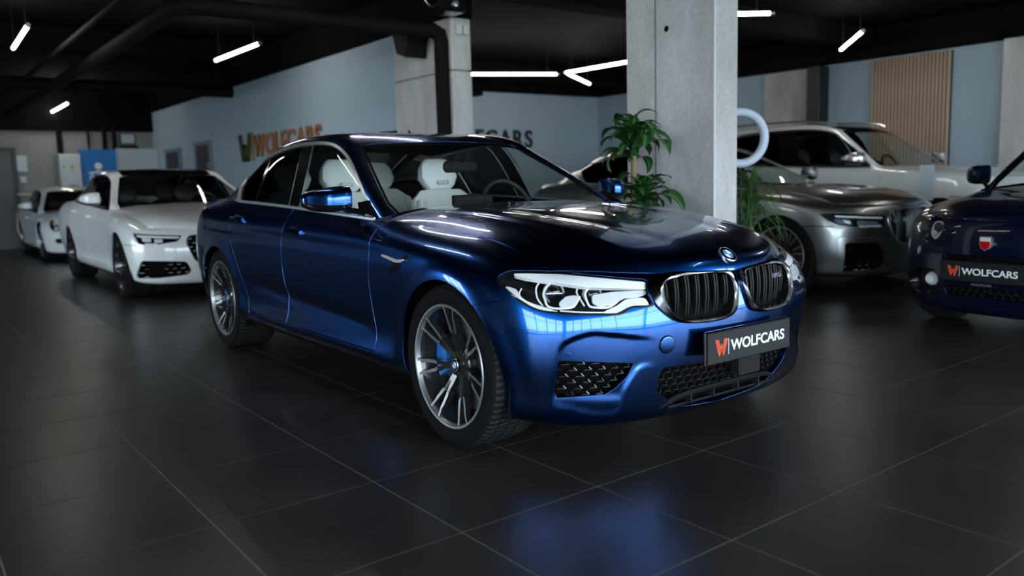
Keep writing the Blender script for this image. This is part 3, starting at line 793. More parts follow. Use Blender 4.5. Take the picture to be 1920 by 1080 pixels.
# (line runs downwards in the image, y down: left of it is towards the front)
A, B_ = lr(ins_, L_b1, .6)
fr_pts = HP.px(A.V).mean(0), HP.px(B_.V).mean(0)
fwin, rest = (A, B_) if fr_pts[0][0] > fr_pts[1][0] else (B_, A)
A, B_ = lr(rest, L_b0, .6)
pil, rest = (A, B_) if HP.px(A.V)[:, 0].mean() > HP.px(B_.V)[:, 0].mean() else (B_, A)
A, B_ = lr(rest, L_q, 1.2)
rwin, qwin = (A, B_) if HP.px(A.V)[:, 0].mean() > HP.px(B_.V)[:, 0].mean() else (B_, A)
for i, mi in enumerate((False, True)):
    mk('window_trim', frame, m_bright, hero, False, .008, mir=mi)
    mk('window_glass', fwin, m_sglass, fd[i], mir=mi); mk('pillar_cover', pil, m_gblack, rd[i], mir=mi)
    mk('window_glass', rwin, m_tint, rd[i], mir=mi); mk('quarter_glass', qwin, m_tint, rd[i], mir=mi)
    gap = clip(dlo, 2.0-np.abs(lsdf(HP.px(dlo.V), L_q))); gap = clip(gap, -cpx(gap, P_dlo)-4).off(-.003); mk('window_divider', gap, m_gblack, rd[i], mir=mi)
    gap = clip(dlo, 1.6-np.abs(lsdf(HP.px(dlo.V), L_b1))); gap = clip(gap, -cpx(gap, P_dlo)-4).off(-.002); mk('window_divider', gap, m_satin, fd[i], mir=mi)

# bright strip along the belt line
_k7 = quasi(net[-1], 'nat', 'nat', steps(net.shape[1], 10), 3)
bl = [p for p in _k7 if -2.74 < p[0] < -.74]
for i in range(2):
    f_ = np.array([1, -1, 1]) if i else np.ones(3); mb = MB()
    mb.loft([[(p+np.array((0, dy, dz)))*f_ for dy, dz in ((-.007, -.006), (-.009, .002), (-.006, .009), (.004, .011), (.008, -.006))] for p in bl]); mb.obj('belt_trim', m_bright, hero)

# boot lid and cowl
def patch(rows, nu=8, nk=8, usym=(False, True)):
    return net_sf(np.array([[(x, -w, z) for x, w, z in r] for r in rows]), nu, nk, usym, outward=(-2, 0, 0))
boot = patch([[(-3.28, .755, 1.046), (-3.44, .60, 1.060), (-3.50, .3, 1.066), (-3.52, 0, 1.067)], [(-3.50, .795, 1.036), (-3.62, .60, 1.054), (-3.70, .3, 1.058), (-3.72, 0, 1.058)],
              [(-3.64, .752, 1.024), (-3.76, .60, 1.040), (-3.85, .3, 1.042), (-3.88, 0, 1.042)], [(-3.78, .67, 1.013), (-3.88, .56, 1.012), (-3.98, .3, 1.004), (-4.03, 0, 1.002)]])
mk('boot_lid', boot, m_blue, hero, True, .02)
cowl = patch([[(-.60, .80, .925), (-.70, .55, .955), (-.70, .3, .962), (-.70, 0, .965)], [(-.85, .80, .925), (-1.0, .55, .955), (-1.0, .3, .962), (-1.0, 0, .965)]], 4, 2)
mk('cowl_panel', cowl, m_black, hero, True)

# ---------------- head lamps
m_brow = mat('lamp_white_trim', (.84, .86, .88), .35)
lb = lamp.bvh(); lpx = HP.px(lamp.V)
def lhit(u, v, inset=0.0, s=BV):
    p = HP.hit(s, u, v); n = None
    if p is None: return None
    d = HP.ray(u, v); d /= np.linalg.norm(d); return p+d*inset
def strip_on(px_poly, inset, surf, fine=None):
    f = front_px(surf, px_poly); return clip(surf, -f).off(-inset)
hl = []
for mi in (False, True):
    h = mk('head_lamp', lamp, m_lens, hero, mir=mi); hl.append(h)
    back = lamp.off(-.060); mk('lamp_housing', join(back, lipped(lamp, .060)), m_lampdark, h, mir=mi)
    rim_ = clip(lamp, front_px(lamp, P_lamp)+3.2).off(.0006); mk('lamp_seal', rim_, m_gblack, h, mir=mi)
    brow = rounded([(955, 512), (985, 511), (1048, 512), (1131, 520), (1211, 528), (1212, 541), (1165, 538.5), (1100, 536.5), (1040, 526), (985, 518.5)], 3)
    mk('lamp_brow', strip_on(brow, .005, lamp), m_brow, h, False, .02, mir=mi)
    corner = [(941, 533), (966, 541), (975, 556), (990, 567), (1035, 580), (1040, 585), (1013, 581), (990, 571), (966, 555)]
    mk('lamp_corner', strip_on(corner, .008, lamp), m_lampchrome, h, False, .01, mir=mi)
    wing = rounded([(1112, 551), (1150, 545), (1213, 543), (1214, 550), (1196, 556), (1175, 556), (1150, 569), (1128, 573), (1113, 566)], 3)
    mk('lamp_reflector', strip_on(wing, .014, lamp), m_lampchrome, h, False, .01, mir=mi)
    wing = rounded([(1048, 566), (1062, 553), (1078, 551), (1086, 553), (1082, 565), (1070, 574), (1050, 574)], 3)
    mk('lamp_reflector', strip_on(wing, .014, lamp), m_lampchrome, h, False, .01, mir=mi)
    wing = rounded([(1160, 572), (1176, 560), (1203, 557), (1213, 559), (1221, 573), (1189, 573.5), (1174, 579), (1158, 586), (1130, 586)], 2)
    mk('lamp_reflector', strip_on(wing, .012, lamp), m_lampchrome, h, False, .01, mir=mi)
# light guides and projectors (near lamp from traced strokes, far lamp mirrored)
def guide(pts, ins, r):
    P = [lhit(u, v, ins) for u, v in pts]; P = [p for p in P if p is not None]
    return np.array(P)
guides = [([(1032, 531), (1023, 540), (1019, 552), (1022, 563), (1027, 574), (1042, 578.5), (1070, 577), (1079, 571), (1087, 556)], .026, .0042),
          ([(1110, 536), (1100, 545), (1097, 553), (1101, 566), (1107, 575), (1122, 577), (1140, 576.5), (1152, 570), (1163, 560)], .026, .0042),
          ([(1011, 530), (1005, 542), (1008, 560), (1018, 574)], .040, .0035), ([(1085, 537), (1081, 548), (1089, 563), (1096, 574)], .040, .0032),
          ([(1024, 551), (1055, 550)], .03, .0022), ([(1050, 583), (1100, 586), (1155, 585), (1172, 577)], .016, .0030), ([(978, 541), (974, 552), (985, 565), (1020, 580), (1045, 584)], .018, .0025)]
for i in range(2):
    for pts, ins, r in guides:
        P = guide(pts, ins, r)
        if len(P) < 2: continue
        P = smooth(P, 5, False)
        if i: P = P*np.array([1, -1, 1])
        mb = MB(); mb.tube(P, r, 8); mb.obj('light_guide', m_drl, hl[i])
    for (u, v, rad) in ((1040, 550, .036), (1112, 553, .032)):
        c = lhit(u, v, .055); ax = np.array([.93, -.30, .0]); 
        if i: c = c*np.array([1, -1, 1]); ax = ax*np.array([1, -1, 1])
        ax /= np.linalg.norm(ax); side_ = np.cross((0, 0, 1), ax)
        mb = MB(); mb.rev([(0, .018), (rad*.35, .0165), (rad*.65, .012), (rad*.9, .003), (rad, -.004)], 28, 0, axis='z'); mb.rev([(rad, -.004), (rad*1.12, .002), (rad*1.18, -.02)], 28, 1, axis='z')
        o = link('projector', mb.mesh('projector', m_gblack, m_lampchrome), hl[i]); put_frame(o, c, side_, np.cross(ax, side_), ax)

# ---------------- kidney grilles
m_slat = mat('slat_black', (.004, .004, .0045), .42, spec=.28)
def loop_on(poly, n, off):
    q = np.asarray(poly); L = np.concatenate([[0], np.cumsum(np.linalg.norm(np.roll(q, -1, 0)-q, axis=1))]); t = np.linspace(0, L[-1], n, endpoint=False)
    qq_ = np.vstack([q, q[:1]]); pts = np.stack([np.interp(t, L, qq_[:, k]) for k in (0, 1)], 1); out = []
    for u, v in pts:
        h = BV.ray_cast(Vector(HP.cam), Vector(HP.ray(u, v)).normalized())
        if h[0] is None: out.append(out[-1] if out else np.zeros(3)); continue
        nn = np.array(h[1]); nn = nn if nn[0] > 0 else -nn; out.append(np.array(h[0])+nn*off)
    return out
NL = 72
a0 = math.atan2
def align(lp, ref):
    c = np.mean(ref, 0); k = int(np.argmin([abs(math.atan2(p[2]-c[2], p[1]-c[1])-math.pi/2) for p in lp])); return lp[k:]+lp[:k]
Lo = loop_on(P_kid_o, NL, -.004); Li = loop_on(P_kid_i, NL, .016)
def shrink(lp, k, dx): c = np.mean(lp, 0); return [c+(p-c)*k+np.array((dx, 0, 0)) for p in lp]
Lo2 = loop_on(P_kid_o, NL, .012); Lo = align(Lo, Lo); Lo2 = align(Lo2, Lo2); Li = align(Li, Li)
Lm = [a*.45+b*.55+np.array((.008, 0, 0)) for a, b in zip(Lo2, Li)]
Lin2 = shrink(Li, .985, -.010); Lin3 = shrink(Li, .975, -.055)
for i in range(2):
    fl = np.array([1, -1, 1]) if i else np.array([1, 1, 1])
    k = bpy.data.objects.new('kidney_grille', None); COL.objects.link(k); k.parent = hero; k.empty_display_size = .05
    R_ = [[p*fl for p in l] for l in (Lo, Lo2, Lm)]; mb = MB(); mb.loft(R_, 0, cap=False); mb.obj('grille_surround', m_dchrome, k)
    R_ = [[p*fl for p in l] for l in (Lm, Li, Lin2)]; mb = MB(); mb.loft(R_, 0, cap=False); mb.obj('grille_ring', m_chrome, k, 'bright chrome ring')
    R_ = [[p*fl for p in l] for l in (Lin2, Lin3)]; mb = MB(); mb.loft(R_, 0, cap=False); mb.obj('grille_shroud', m_gblack, k)
    mb = MB(); mb.add([p*fl for p in Lin3], [tuple(range(NL))]); mb.obj('radiator_mesh', m_liner, k)
    # slats: seven double bars, clipped to the opening
    Y = np.array([p[1] for p in Lin2]); Z = np.array([p[2] for p in Lin2]); X = np.array([p[0] for p in Lin2]); y0, y1 = Y.min(), Y.max()
    poly = np.stack([Y, Z], 1)
    for j in range(7):
        yc = y0+(y1-y0)*(j+.62)/7.15; zs = np.linspace(Z.min(), Z.max(), 60); inside = psdf(np.stack([np.full(60, yc), zs], 1), poly) < -.004
        if inside.sum() < 5: continue
        zz = zs[inside]; za, zb = zz.min(), zz.max(); n_ = 9; zt = np.linspace(za, zb, n_); t = np.linspace(-1, 1, n_)
        xc = np.interp(yc, *zip(*sorted(zip(Y, X)))) if False else X[np.argsort((Y-yc)**2)[:6]].mean()
        for dy in (-.0075, .0075):
            path = []
            rings = []
            for zz_, tt in zip(zt, t):
                bx = xc-.018-.010*tt*tt; w_ = .0034
                rings.append([np.array((bx, yc+dy-w_, zz_))*fl, np.array((bx+.004, yc+dy, zz_))*fl, np.array((bx, yc+dy+w_, zz_))*fl, np.array((bx-.035, yc+dy+w_, zz_))*fl, np.array((bx-.035, yc+dy-w_, zz_))*fl])
            mb = MB(); mb.loft(rings, 0, sm=False); mb.obj('grille_slat', m_slat, k)
kf = k

# badges on the nose
P = HP.hit(HB, 1354, 479); hh = HB.ray_cast(Vector(HP.cam), Vector(HP.ray(1354, 479)).normalized()); n = np.array(hh[1]); n = n if n[2] > 0 else -n
P = P*np.array([1, 0, 1]); n[1] = 0; n /= np.linalg.norm(n); ayv = np.array([-n[2], 0, n[0]]); axv = np.cross(ayv, n)
roundel(hero, P+n*.002, axv, ayv, n, .041, 'badge', 'round blue and white badge with black ring')
tm = text_mesh('M5', .030, .001, m_satin, .0006, width=.052); o = link('grille_badge', tm, hero)
put_frame(o, (.742, .305, .672), (-.16, .987, 0), (0, 0, 1), (.987, .16, 0))
for q, mt in enumerate((m_rblue, mat('badge_violet', (.05, .02, .15), .4), m_logo)):
    mb = MB(); mb.prism([(0, 0), (.007, 0), (.013, .020), (.006, .020)], 0, .002); oo = mb.obj('badge_stripe', mt, o); oo.location = (-.030+.009*q, 0, 0)

# ---------------- intakes
def backing(sf, depth, name, par, m=m_liner, both=False, mir=False):
    b = sf.off(-depth); return mk(name, join(b, lipped(sf, depth)), m, par, both, mir=mir)
def hexgrid(sf, name, cy, cz, t, inset, par, mir=False, both=False, mtl=None):
    """honeycomb bars laid on a piece of the nose surface"""
    bv = sf.bvh(); y0, z0 = sf.V[:, 1].min(), sf.V[:, 2].min(); y1, z1 = sf.V[:, 1].max(), sf.V[:, 2].max(); mb = MB(); seen = set()
    def pt(y, z):
        h = bv.ray_cast(Vector((2, y, z)), Vector((-1, 0, 0))); return None if h[0] is None else np.array(h[0])+np.array((-inset, 0, 0))
    nr = int((z1-z0)/cz)+2; nc = int((y1-y0)/cy)+2
    for r in range(-1, nr):
        for c in range(-1, nc):
            yc = y0+(c+.5*(r % 2))*cy; zc = z0+r*cz
            v = [(yc-cy*.32, zc+cz*.5), (yc+cy*.32, zc+cz*.5), (yc+cy*.5, zc), (yc+cy*.32, zc-cz*.5)]
            v = [(yc-cy*.36, zc), (yc-cy*.14, zc+cz*.5), (yc+cy*.36-.0, zc+cz*.5), (yc+cy*.5, zc)]
            hx = [(yc-cy*.14, zc-cz*.5), (yc-cy*.36, zc), (yc-cy*.14, zc+cz*.5), (yc+cy*.36, zc+cz*.5)]
            for a, b in zip(hx[:-1], hx[1:]):
                pa, pb = pt(*a), pt(*b)
                if pa is None or pb is None: continue
                if mir: pa, pb = pa*np.array([1, -1, 1]), pb*np.array([1, -1, 1])
                d = pb-pa; l = np.linalg.norm(d); d /= l; u = np.cross(d, (1, 0, 0)); u /= np.linalg.norm(u); f_ = np.array((1, 0, 0))
                q = [pa-u*t, pa+u*t, pb+u*t, pb-u*t]; q2 = [x_-f_*.018 for x_ in q]
                mb.add(q+q2, [(0, 1, 2, 3), (0, 4, 5, 1), (2, 6, 7, 3), (1, 5, 6, 2), (0, 3, 7, 4)])
                if both:
                    ff = np.array([1, -1, 1]); mb.add([x_*ff for x_ in q+q2], [(3, 2, 1, 0), (1, 5, 4, 0), (3, 7, 6, 2), (2, 6, 5, 1), (4, 7, 3, 0)])
    return mb.obj(name, mtl or m_black, par)
for mi in (False, True):
    k = backing(intake_sf, .055, 'corner_intake', hero, mir=mi); hexgrid(intake_sf, 'intake_honeycomb', .048, .0245, .0014, .012, k, mi, mtl=m_gblack)
low = backing(low_sf, .09, 'lower_intake', hero, both=True)
up = clip(low_sf, low_sf.V[:, 2]-.255); hexgrid(up, 'intake_honeycomb', .044, .028, .0022, .030, low, both=True)
# lower bar with its frame, radar box
mb = MB(); 
for s in (-1, 1): mb.tube(smooth([(.66, s*.42, .185), (.70, s*.34, .225), (.715, s*.24, .248), (.725, 0, .255)], 6, False), .011, 6)
mb.tube([(.705, -.34, .205), (.715, 0, .208), (.705, .34, .205)], .006, 6)
for yb in (-.22, -.08, .08, .22): mb.box((.71, yb, .23), (.03, .008, .05))
mb.obj('intake_bar', m_black, low)
mb = MB(); mb.box((.775, .06, .335), (.05, .14, .085), bev=.006); mb.obj('radar_sensor', m_black, low)
# tow cover, parking sensors
def disc_on(u, v, rad, name, mtl, lift=.001, ring=True):
    h = BV.ray_cast(Vector(HP.cam), Vector(HP.ray(u, v)).normalized()); p = np.array(h[0]); n = np.array(h[1]); n = n if n[0] > 0 else -n
    out = []
    for i in range(2):
        f_ = np.array([1, -1, 1]) if i else np.ones(3); pp, nn = p*f_, n*f_; a = np.cross((0, 0, 1), nn); a /= np.linalg.norm(a)
        mb = MB(); mb.rev([(0, .004), (rad*.8, .0035), (rad*.97, .002), (rad, -.004)], 28, 0, axis='z'); mb.rev([(rad*1.0, -.004), (rad*1.05, -.0), (rad*1.12, -.003)], 28, 1, axis='z')
        o = mb.obj(name, [mtl, m_gblack], hero); put_frame(o, pp+nn*lift, a, np.cross(nn, a), nn); out.append(o)
        if name == 'tow_cover': break
    return out
disc_on(1250.5, 646, .033, 'tow_cover', m_blue, .003); disc_on(1065, 663, .0095, 'parking_sensor', m_blue, .0)

# ---------------- plate with the dealer's name
def w_logo(parent, h, mtl, depth=.0008):
    """outlined W mark, height h"""
    mb = MB(); W_ = h*1.16
    def stroke(a, b, t):
        a, b = np.array(a)*h, np.array(b)*h; d = b-a; d /= np.linalg.norm(d); n = np.array((-d[1], d[0]))*t*h/2
        mb.prism([tuple(a-n), tuple(b-n), tuple(b+n), tuple(a+n)], 0, depth)
    t = .075
    for P_ in ([(.03, 1), (.28, 1), (.46, .42), (.58, .72), (.70, .42), (.88, 1), (1.13, 1)], [(.03, 1), (.38, 0), (.58, .55), (.78, 0), (1.13, 1)], [(.17, .96), (.44, .12), (.58, .50)], [(.99, .96), (.72, .12), (.58, .50)]):
        for a, b in zip(P_[:-1], P_[1:]): stroke(a, b, t)
    return mb.obj('logo_mark', mtl, parent)
def dealer_plate(par, org, yaw_n, w=.53, h=.128, fw=.52, tilt=0.0):
    """org: centre of the plate; text runs along +y of the car as seen from the front"""
    mb = MB(); mb.box((0, 0, 0), (w, h, .012), bev=.004); o = mb.obj('dealer_plate', m_platebk, par)
    n = np.array([math.cos(yaw_n)*math.cos(tilt), math.sin(yaw_n)*math.cos(tilt), math.sin(tilt)]); ax = np.array([-math.sin(yaw_n), math.cos(yaw_n), 0]); ay = np.cross(n, ax)
    put_frame(o, org, ax, ay, n)
    mb = MB(); mb.box((0, 0, -.012), (w*1.02, h*1.06, .014), bev=.004); mb.obj('plate_holder', m_gblack, o)
    lg = w_logo(o, h*.50, m_logo); lg.location = (-w*.425, -h*.26, .0065)
    mb = MB(); mb.box((0, 0, 0), (.0022, h*.50, .0008)); l2 = mb.obj('plate_divider', m_white, o); l2.location = (-w*.272, -h*.01, .0068)
    tm = text_mesh('WOLFCARS', .05, .0006, m_white, .0011, width=w*.665); t = link('plate_lettering', tm, o); co = max(v.co.y for v in tm.vertices)
    t.scale = (1, h*.345/co, 1); t.location = (-w*.247, -h*.165, .0066); return o
pl = dealer_plate(hero, (.842, .0, .449), 0.0)

# ---------------- flank details
def side_frame(x, z):
    h = BV.ray_cast(Vector((x, -2, z)), Vector((0, 1, 0))); return np.array(h[0]), np.array(h[1])*(1 if h[1][1] < 0 else -1)
for (x, z, drs) in ((-1.615, .872, fd), (-2.575, .925, rd)):
    p, n = side_frame(x, z)
    for i in range(2):
        f_ = np.array([1, -1, 1]) if i else np.ones(3); path = np.array([p+np.array((t*.105, -.002-.032*(1-(t*1.0)**4), -.004*t)) for t in np.linspace(-1, 1, 13)])*f_
        mb = MB(); mb.loft([[q+np.array((0, 0, dz))+np.array((0, dy, 0))*f_ for dy, dz in ((-.006, .010), (-.011, 0), (-.006, -.011), (.006, -.011), (.008, 0), (.006, .010))] for q in path]); mb.obj('door_handle', m_blue, drs[i])
        mb = MB(); mb.rev([(0, .0), (.6, .0), (1, .1)], 24, axis='y'); me = mb.mesh('handle_recess', m_gblack)
        o = link('handle_recess', me, drs[i]); o.scale = (.085, .01*(1 if not i else -1), .030); o.location = (p+np.array((0, -.0025, 0)))*f_
# side vent with bright blade
vent = [(714, 479), (720, 477), (748, 488), (769, 474), (767, 482), (752, 492), (744, 508), (729, 511), (727, 506), (741, 495)]
blade = [(714, 479), (720, 477), (748, 488), (768, 484), (764, 487), (750, 493), (742, 492)]
for i in range(2):
    sv_ = clip(fend, -psdf(HP.px(fend.V), vent)).off(.004); v = mk('side_vent', sv_, m_gblack, hero, False, .006, mir=bool(i))
    bl = clip(fend, -psdf(HP.px(fend.V), blade)).off(.008); mk('vent_blade', bl, m_bright, v, False, .006, mir=bool(i))

# mirrors
def car_mirror(par, secs, mcap, mlow, i, stalk, split=.30):
    """secs: (y, x front, x back, z low, z high) from the door outwards"""
    f_ = np.array([1, -1, 1]) if i else np.ones(3); o = bpy.data.objects.new('door_mirror', None); COL.objects.link(o); o.parent = par; o.empty_display_size = .05
    def ring(y, xf, xb, z0, z1, n=28):
        r = []
        for k in range(n):
            a = 2*math.pi*k/n; c, q = math.cos(a), math.sin(a); e = lambda v, p: math.copysign(abs(v)**p, v)
            x = (xf+xb)/2+e(c, .45 if c < 0 else .75)*(xf-xb)/2; z = (z0+z1)/2+e(q, .6)*(z1-z0)/2; r.append(np.array((x, y, z)))
        return r
    D = np.array(secs, float); tt = steps(len(D), 5); D = np.stack([quasi(D[:, k], 'nat', 'nat', tt, 3) for k in range(5)], 1)
    y0 = D[0]; y1 = D[-1]; rings = []
    for k, e in ((.55, .006), (.85, .002)):
        c = y0.copy(); cx, cz = (c[1]+c[2])/2, (c[3]+c[4])/2; rings.append(ring(c[0]+e, cx+(c[1]-cx)*k, cx+(c[2]-cx)*k, cz+(c[3]-cz)*k, cz+(c[4]-cz)*k))
    for d in D: rings.append(ring(*d))
    for k, e in ((.8, .005), (.4, .009)):
        c = y1.copy(); cx, cz = (c[1]+c[2])/2, (c[3]+c[4])/2; rings.append(ring(c[0]-e, cx+(c[1]-cx)*k, cx+(c[2]-cx)*k, cz+(c[3]-cz)*k, cz+(c[4]-cz)*k))
    n = 28; full = MB(); full.loft(rings)
    up = MB(); lo = MB()
    for f, sm in zip(full.F, full.S):
        c = np.mean([full.V[q] for q in f], 0); j = np.argmin(np.abs(D[:, 0]-c[1])); fr = (c[2]-D[j, 3])/(D[j, 4]-D[j, 3]); back = c[0] < D[j, 2]+.012
        (lo if fr < split or back else up).add([np.array(full.V[q])*f_ for q in f], [tuple(range(len(f)))], 0, True)
    up.obj('mirror_cap', mcap, o); lo.obj('mirror_base', mlow, o)
    mb = MB(); mb.tube(smooth(np.array(stalk), 4, False)*f_, .017, 8); mb.obj('mirror_stalk', m_gblack, o)
    return o
for i in range(2):
    car_mirror(fd[i], [(-.905, -.862, -1.02, .994, 1.122), (-.96, -.856, -1.03, .990, 1.120), (-1.02, -.885, -1.055, .994, 1.110), (-1.06, -.945, -1.075, 1.004, 1.098), (-1.084, -1.01, -1.088, 1.022, 1.082)], m_blue, m_gblack, i, [(-.95, -.93, 1.012), (-.92, -.89, .995), (-.86, -.845, .985)])
    mb = MB(); f_ = np.array([1, -1, 1]) if i else np.ones(3)
    tri = [(-.745, .972), (-.90, .986), (-.955, 1.035), (-.86, 1.045)]
    mb.loft([[np.array((x_, -.853+(z_-.97)*.42+dy, z_))*f_ for x_, z_ in tri] for dy in (-.006, .012)], sm=False); mb.obj('mirror_sail', m_gblack, fd[i])

# ---------------- wheels, liners, floor pan
for (x, rr, R_) in ((0.0, .266, .350), (-2.982, .266, .353)):
    for sd in (-1, 1):
        wh, cp = wheel(hero, (x, sd*(.928 if x == 0 else .925), R_), R_, rr, .275 if x == 0 else .285, 'm5', sd, m_bluecal)
        roundel(cp, (0, -.001, 0), (1, 0, 0), (0, 0, 1), (0, -1, 0), .027, 'cap_badge')
        mb = MB(); pr = []; n_ = 30
        for k_ in range(n_+1):
            a = math.radians(-25+230*k_/n_); pr.append((x+.395*math.cos(a), .355+.395*math.sin(a)))
        V = [(px_, sd*y_, pz_) for y_ in (.895, .56) for px_, pz_ in pr]; nn_ = n_+1
        mb.add(V, [(q, q+1, nn_+q+1, nn_+q) for q in range(n_)], 0, True); mb.add([V[nn_+q] for q in range(nn_)], [tuple(range(nn_))]); mb.obj('wheel_arch_liner', m_liner, hero)
mb = MB(); mb.box((-1.5, 0, .235), (2.2, 1.50, .06)); mb.box((.05, 0, .20), (1.0, 1.0, .06)); mb.box((-3.2, 0, .24), (1.4, 1.06, .06)); mb.box((-1.5, 0, .42), (2.1, 1.5, .02)); mb.obj('floor_pan', m_liner, hero)
m_grub = mat('grey_rubber', (.045, .05, .055), .6)
for s_ in (-1, 1): mb = MB(); mb.prism([(.46, s_*.52), (.57, s_*.27), (.53, s_*.25), (.42, s_*.49)], .118, .150); mb.obj('air_deflector', m_grub, hero)
make_interior(hero, -1.10, .37, .40, m_leather, -2.72, -1.86, .78, True, .955)
# headliner under the roof, door cards, parcel shelf
core = clip(shell, shell.V[:, 2]-1.0).off(-.02); mk('headliner', core.flip(), m_headliner, hero, True)
for s in (-1, 1): mb = MB(); mb.box((-1.75, s*.815, .70), (2.2, .03, .52), bev=.01); mb.obj('door_card', m_darkint, hero)
mb = MB(); mb.box((-3.25, 0, 1.02), (.5, 1.3, .03)); mb.box((-3.05, 0, .75), (.05, 1.4, .55)); mb.obj('parcel_shelf', m_darkint, hero)
# inner mirror
mb = MB(); mb.loft(blob([(0, -.115, 0), (0, -.10, 0), (0, 0, .004), (0, .10, 0), (0, .115, 0)], [.018, .034, .038, .034, .018], [.010, .014, .016, .014, .010], up=(0, 0, 1))); mb.tube([(0, 0, .02), (.06, 0, .08)], .012, 6)
o = mb.obj('inner_mirror', m_black, hero); o.location = (-1.22, -.02, 1.215)
mb = MB(); mb.box((0, 0, 0), (.03, .28, .10), bev=.006); o = mb.obj('centre_screen', m_black, hero); o.location = (-1.13, 0, 1.0)
# ------------------------------------------------------------------ the showroom
def struct(o): o['kind'] = 'structure'; return o
XW, XE, YS, YN = -5.4, 12.8, -7.2, 18.3; ZW, ZC = 2.93, 3.40
# materials
def concrete(name, a, b, scale=1.6, rough=.75):
    m = mat(name, a, rough); tc = nd(m, 'ShaderNodeTexCoord'); n = nd(m, 'ShaderNodeTexNoise'); n.inputs['Scale'].default_value = scale; n.inputs['Detail'].default_value = 9; n.inputs['Roughness'].default_value = .62
    mp = nd(m, 'ShaderNodeMapping'); mp.inputs['Scale'].default_value = (1, 1, .35); lk(m, tc.outputs['Object'], mp.inputs['Vector']); lk(m, mp.outputs[0], n.inputs['Vector'])
    n2 = nd(m, 'ShaderNodeTexNoise'); n2.inputs['Scale'].default_value = 38; n2.inputs['Detail'].default_value = 5; lk(m, tc.outputs['Object'], n2.inputs['Vector'])
    mx = nd(m, 'ShaderNodeMath', operation='MULTIPLY_ADD'); mx.inputs[1].default_value = .35; lk(m, n2.outputs['Fac'], mx.inputs[0]); lk(m, n.outputs['Fac'], mx.inputs[2])
    lk(m, ramp(m, mx.outputs[0], [(.45, a), (.68, tuple((p+q)/2 for p, q in zip(a, b))), (.88, b)]), bsdf(m).inputs['Base Color']); bump(m, mx.outputs[0], .25, .004); return m
m_conc = concrete('raw_concrete', (.34, .34, .33), (.66, .665, .66), 1.8); m_concd = concrete('old_wall_concrete', (.20, .20, .19), (.34, .34, .32), .9)
m_bwall = concrete('blue_grey_wall_paint', (.32, .42, .50), (.35, .455, .535), .5, .8)
m_ceil = concrete('black_ceiling_paint', (.0035, .0035, .0034), (.0075, .0072, .007), 1.0, .9); bsdf(m_ceil).inputs['Specular IOR Level'].default_value = .04
m_pipe = mat('black_pipe', (.006, .006, .0065), .7, spec=.10); m_duct = mat('black_duct', (.010, .010, .011), .5)
m_tile = mat('anthracite_tile', (.017, .0165, .016), .30)
_m = m_tile; tc = nd(_m, 'ShaderNodeTexCoord'); gp = nd(_m, 'ShaderNodeNewGeometry'); oi = nd(_m, 'ShaderNodeObjectInfo')
n1 = nd(_m, 'ShaderNodeTexNoise'); n1.inputs['Scale'].default_value = 2.3; n1.inputs['Detail'].default_value = 8; n1.inputs['Roughness'].default_value = .65; lk(_m, gp.outputs['Position'], n1.inputs['Vector'])
n2 = nd(_m, 'ShaderNodeTexNoise'); n2.inputs['Scale'].default_value = 150; n2.inputs['Detail'].default_value = 3; lk(_m, gp.outputs['Position'], n2.inputs['Vector'])
base = ramp(_m, n1.outputs['Fac'], [(.30, (.018, .0165, .0145)), (.55, (.0245, .0225, .0198)), (.75, (.034, .0315, .028))])
spk = ramp(_m, n2.outputs['Fac'], [(.62, (0, 0, 0)), (.72, (.085, .082, .075))])
ad = nd(_m, 'ShaderNodeMixRGB', blend_type='ADD'); ad.inputs[0].default_value = 1; lk(_m, base, ad.inputs[1]); lk(_m, spk, ad.inputs[2]); lk(_m, ad.outputs[0], bsdf(_m).inputs['Base Color'])
rr = nd(_m, 'ShaderNodeMapRange'); rr.inputs[1].default_value = .3; rr.inputs[2].default_value = .7; rr.inputs[3].default_value = .31; rr.inputs[4].default_value = .37; lk(_m, n1.outputs['Fac'], rr.inputs[0]); lk(_m, rr.outputs[0], bsdf(_m).inputs['Roughness'])
bump(_m, n2.outputs['Fac'], .06, .001)
m_grout = mat('grout', (.27, .265, .26), .9)
m_wood = mat('oak_slat', (.36, .22, .13), .55); tc = nd(m_wood, 'ShaderNodeTexCoord'); n = nd(m_wood, 'ShaderNodeTexNoise'); n.inputs['Scale'].default_value = 3
mp = nd(m_wood, 'ShaderNodeMapping'); mp.inputs['Scale'].default_value = (8, 8, .6); lk(m_wood, tc.outputs['Object'], mp.inputs['Vector']); lk(m_wood, mp.outputs[0], n.inputs['Vector'])
lk(m_wood, ramp(m_wood, n.outputs['Fac'], [(.3, (.36, .25, .17)), (.7, (.52, .38, .27))]), bsdf(m_wood).inputs['Base Color'])
m_dwood = mat('slat_backing', (.02, .018, .016), .8)
m_frame = mat('window_frame_black', (.015, .015, .016), .4)
m_pane = glass('facade_pane', (.92, .95, .95), 1.3)
m_out = mat('outside_paving', (.30, .30, .29), .9)

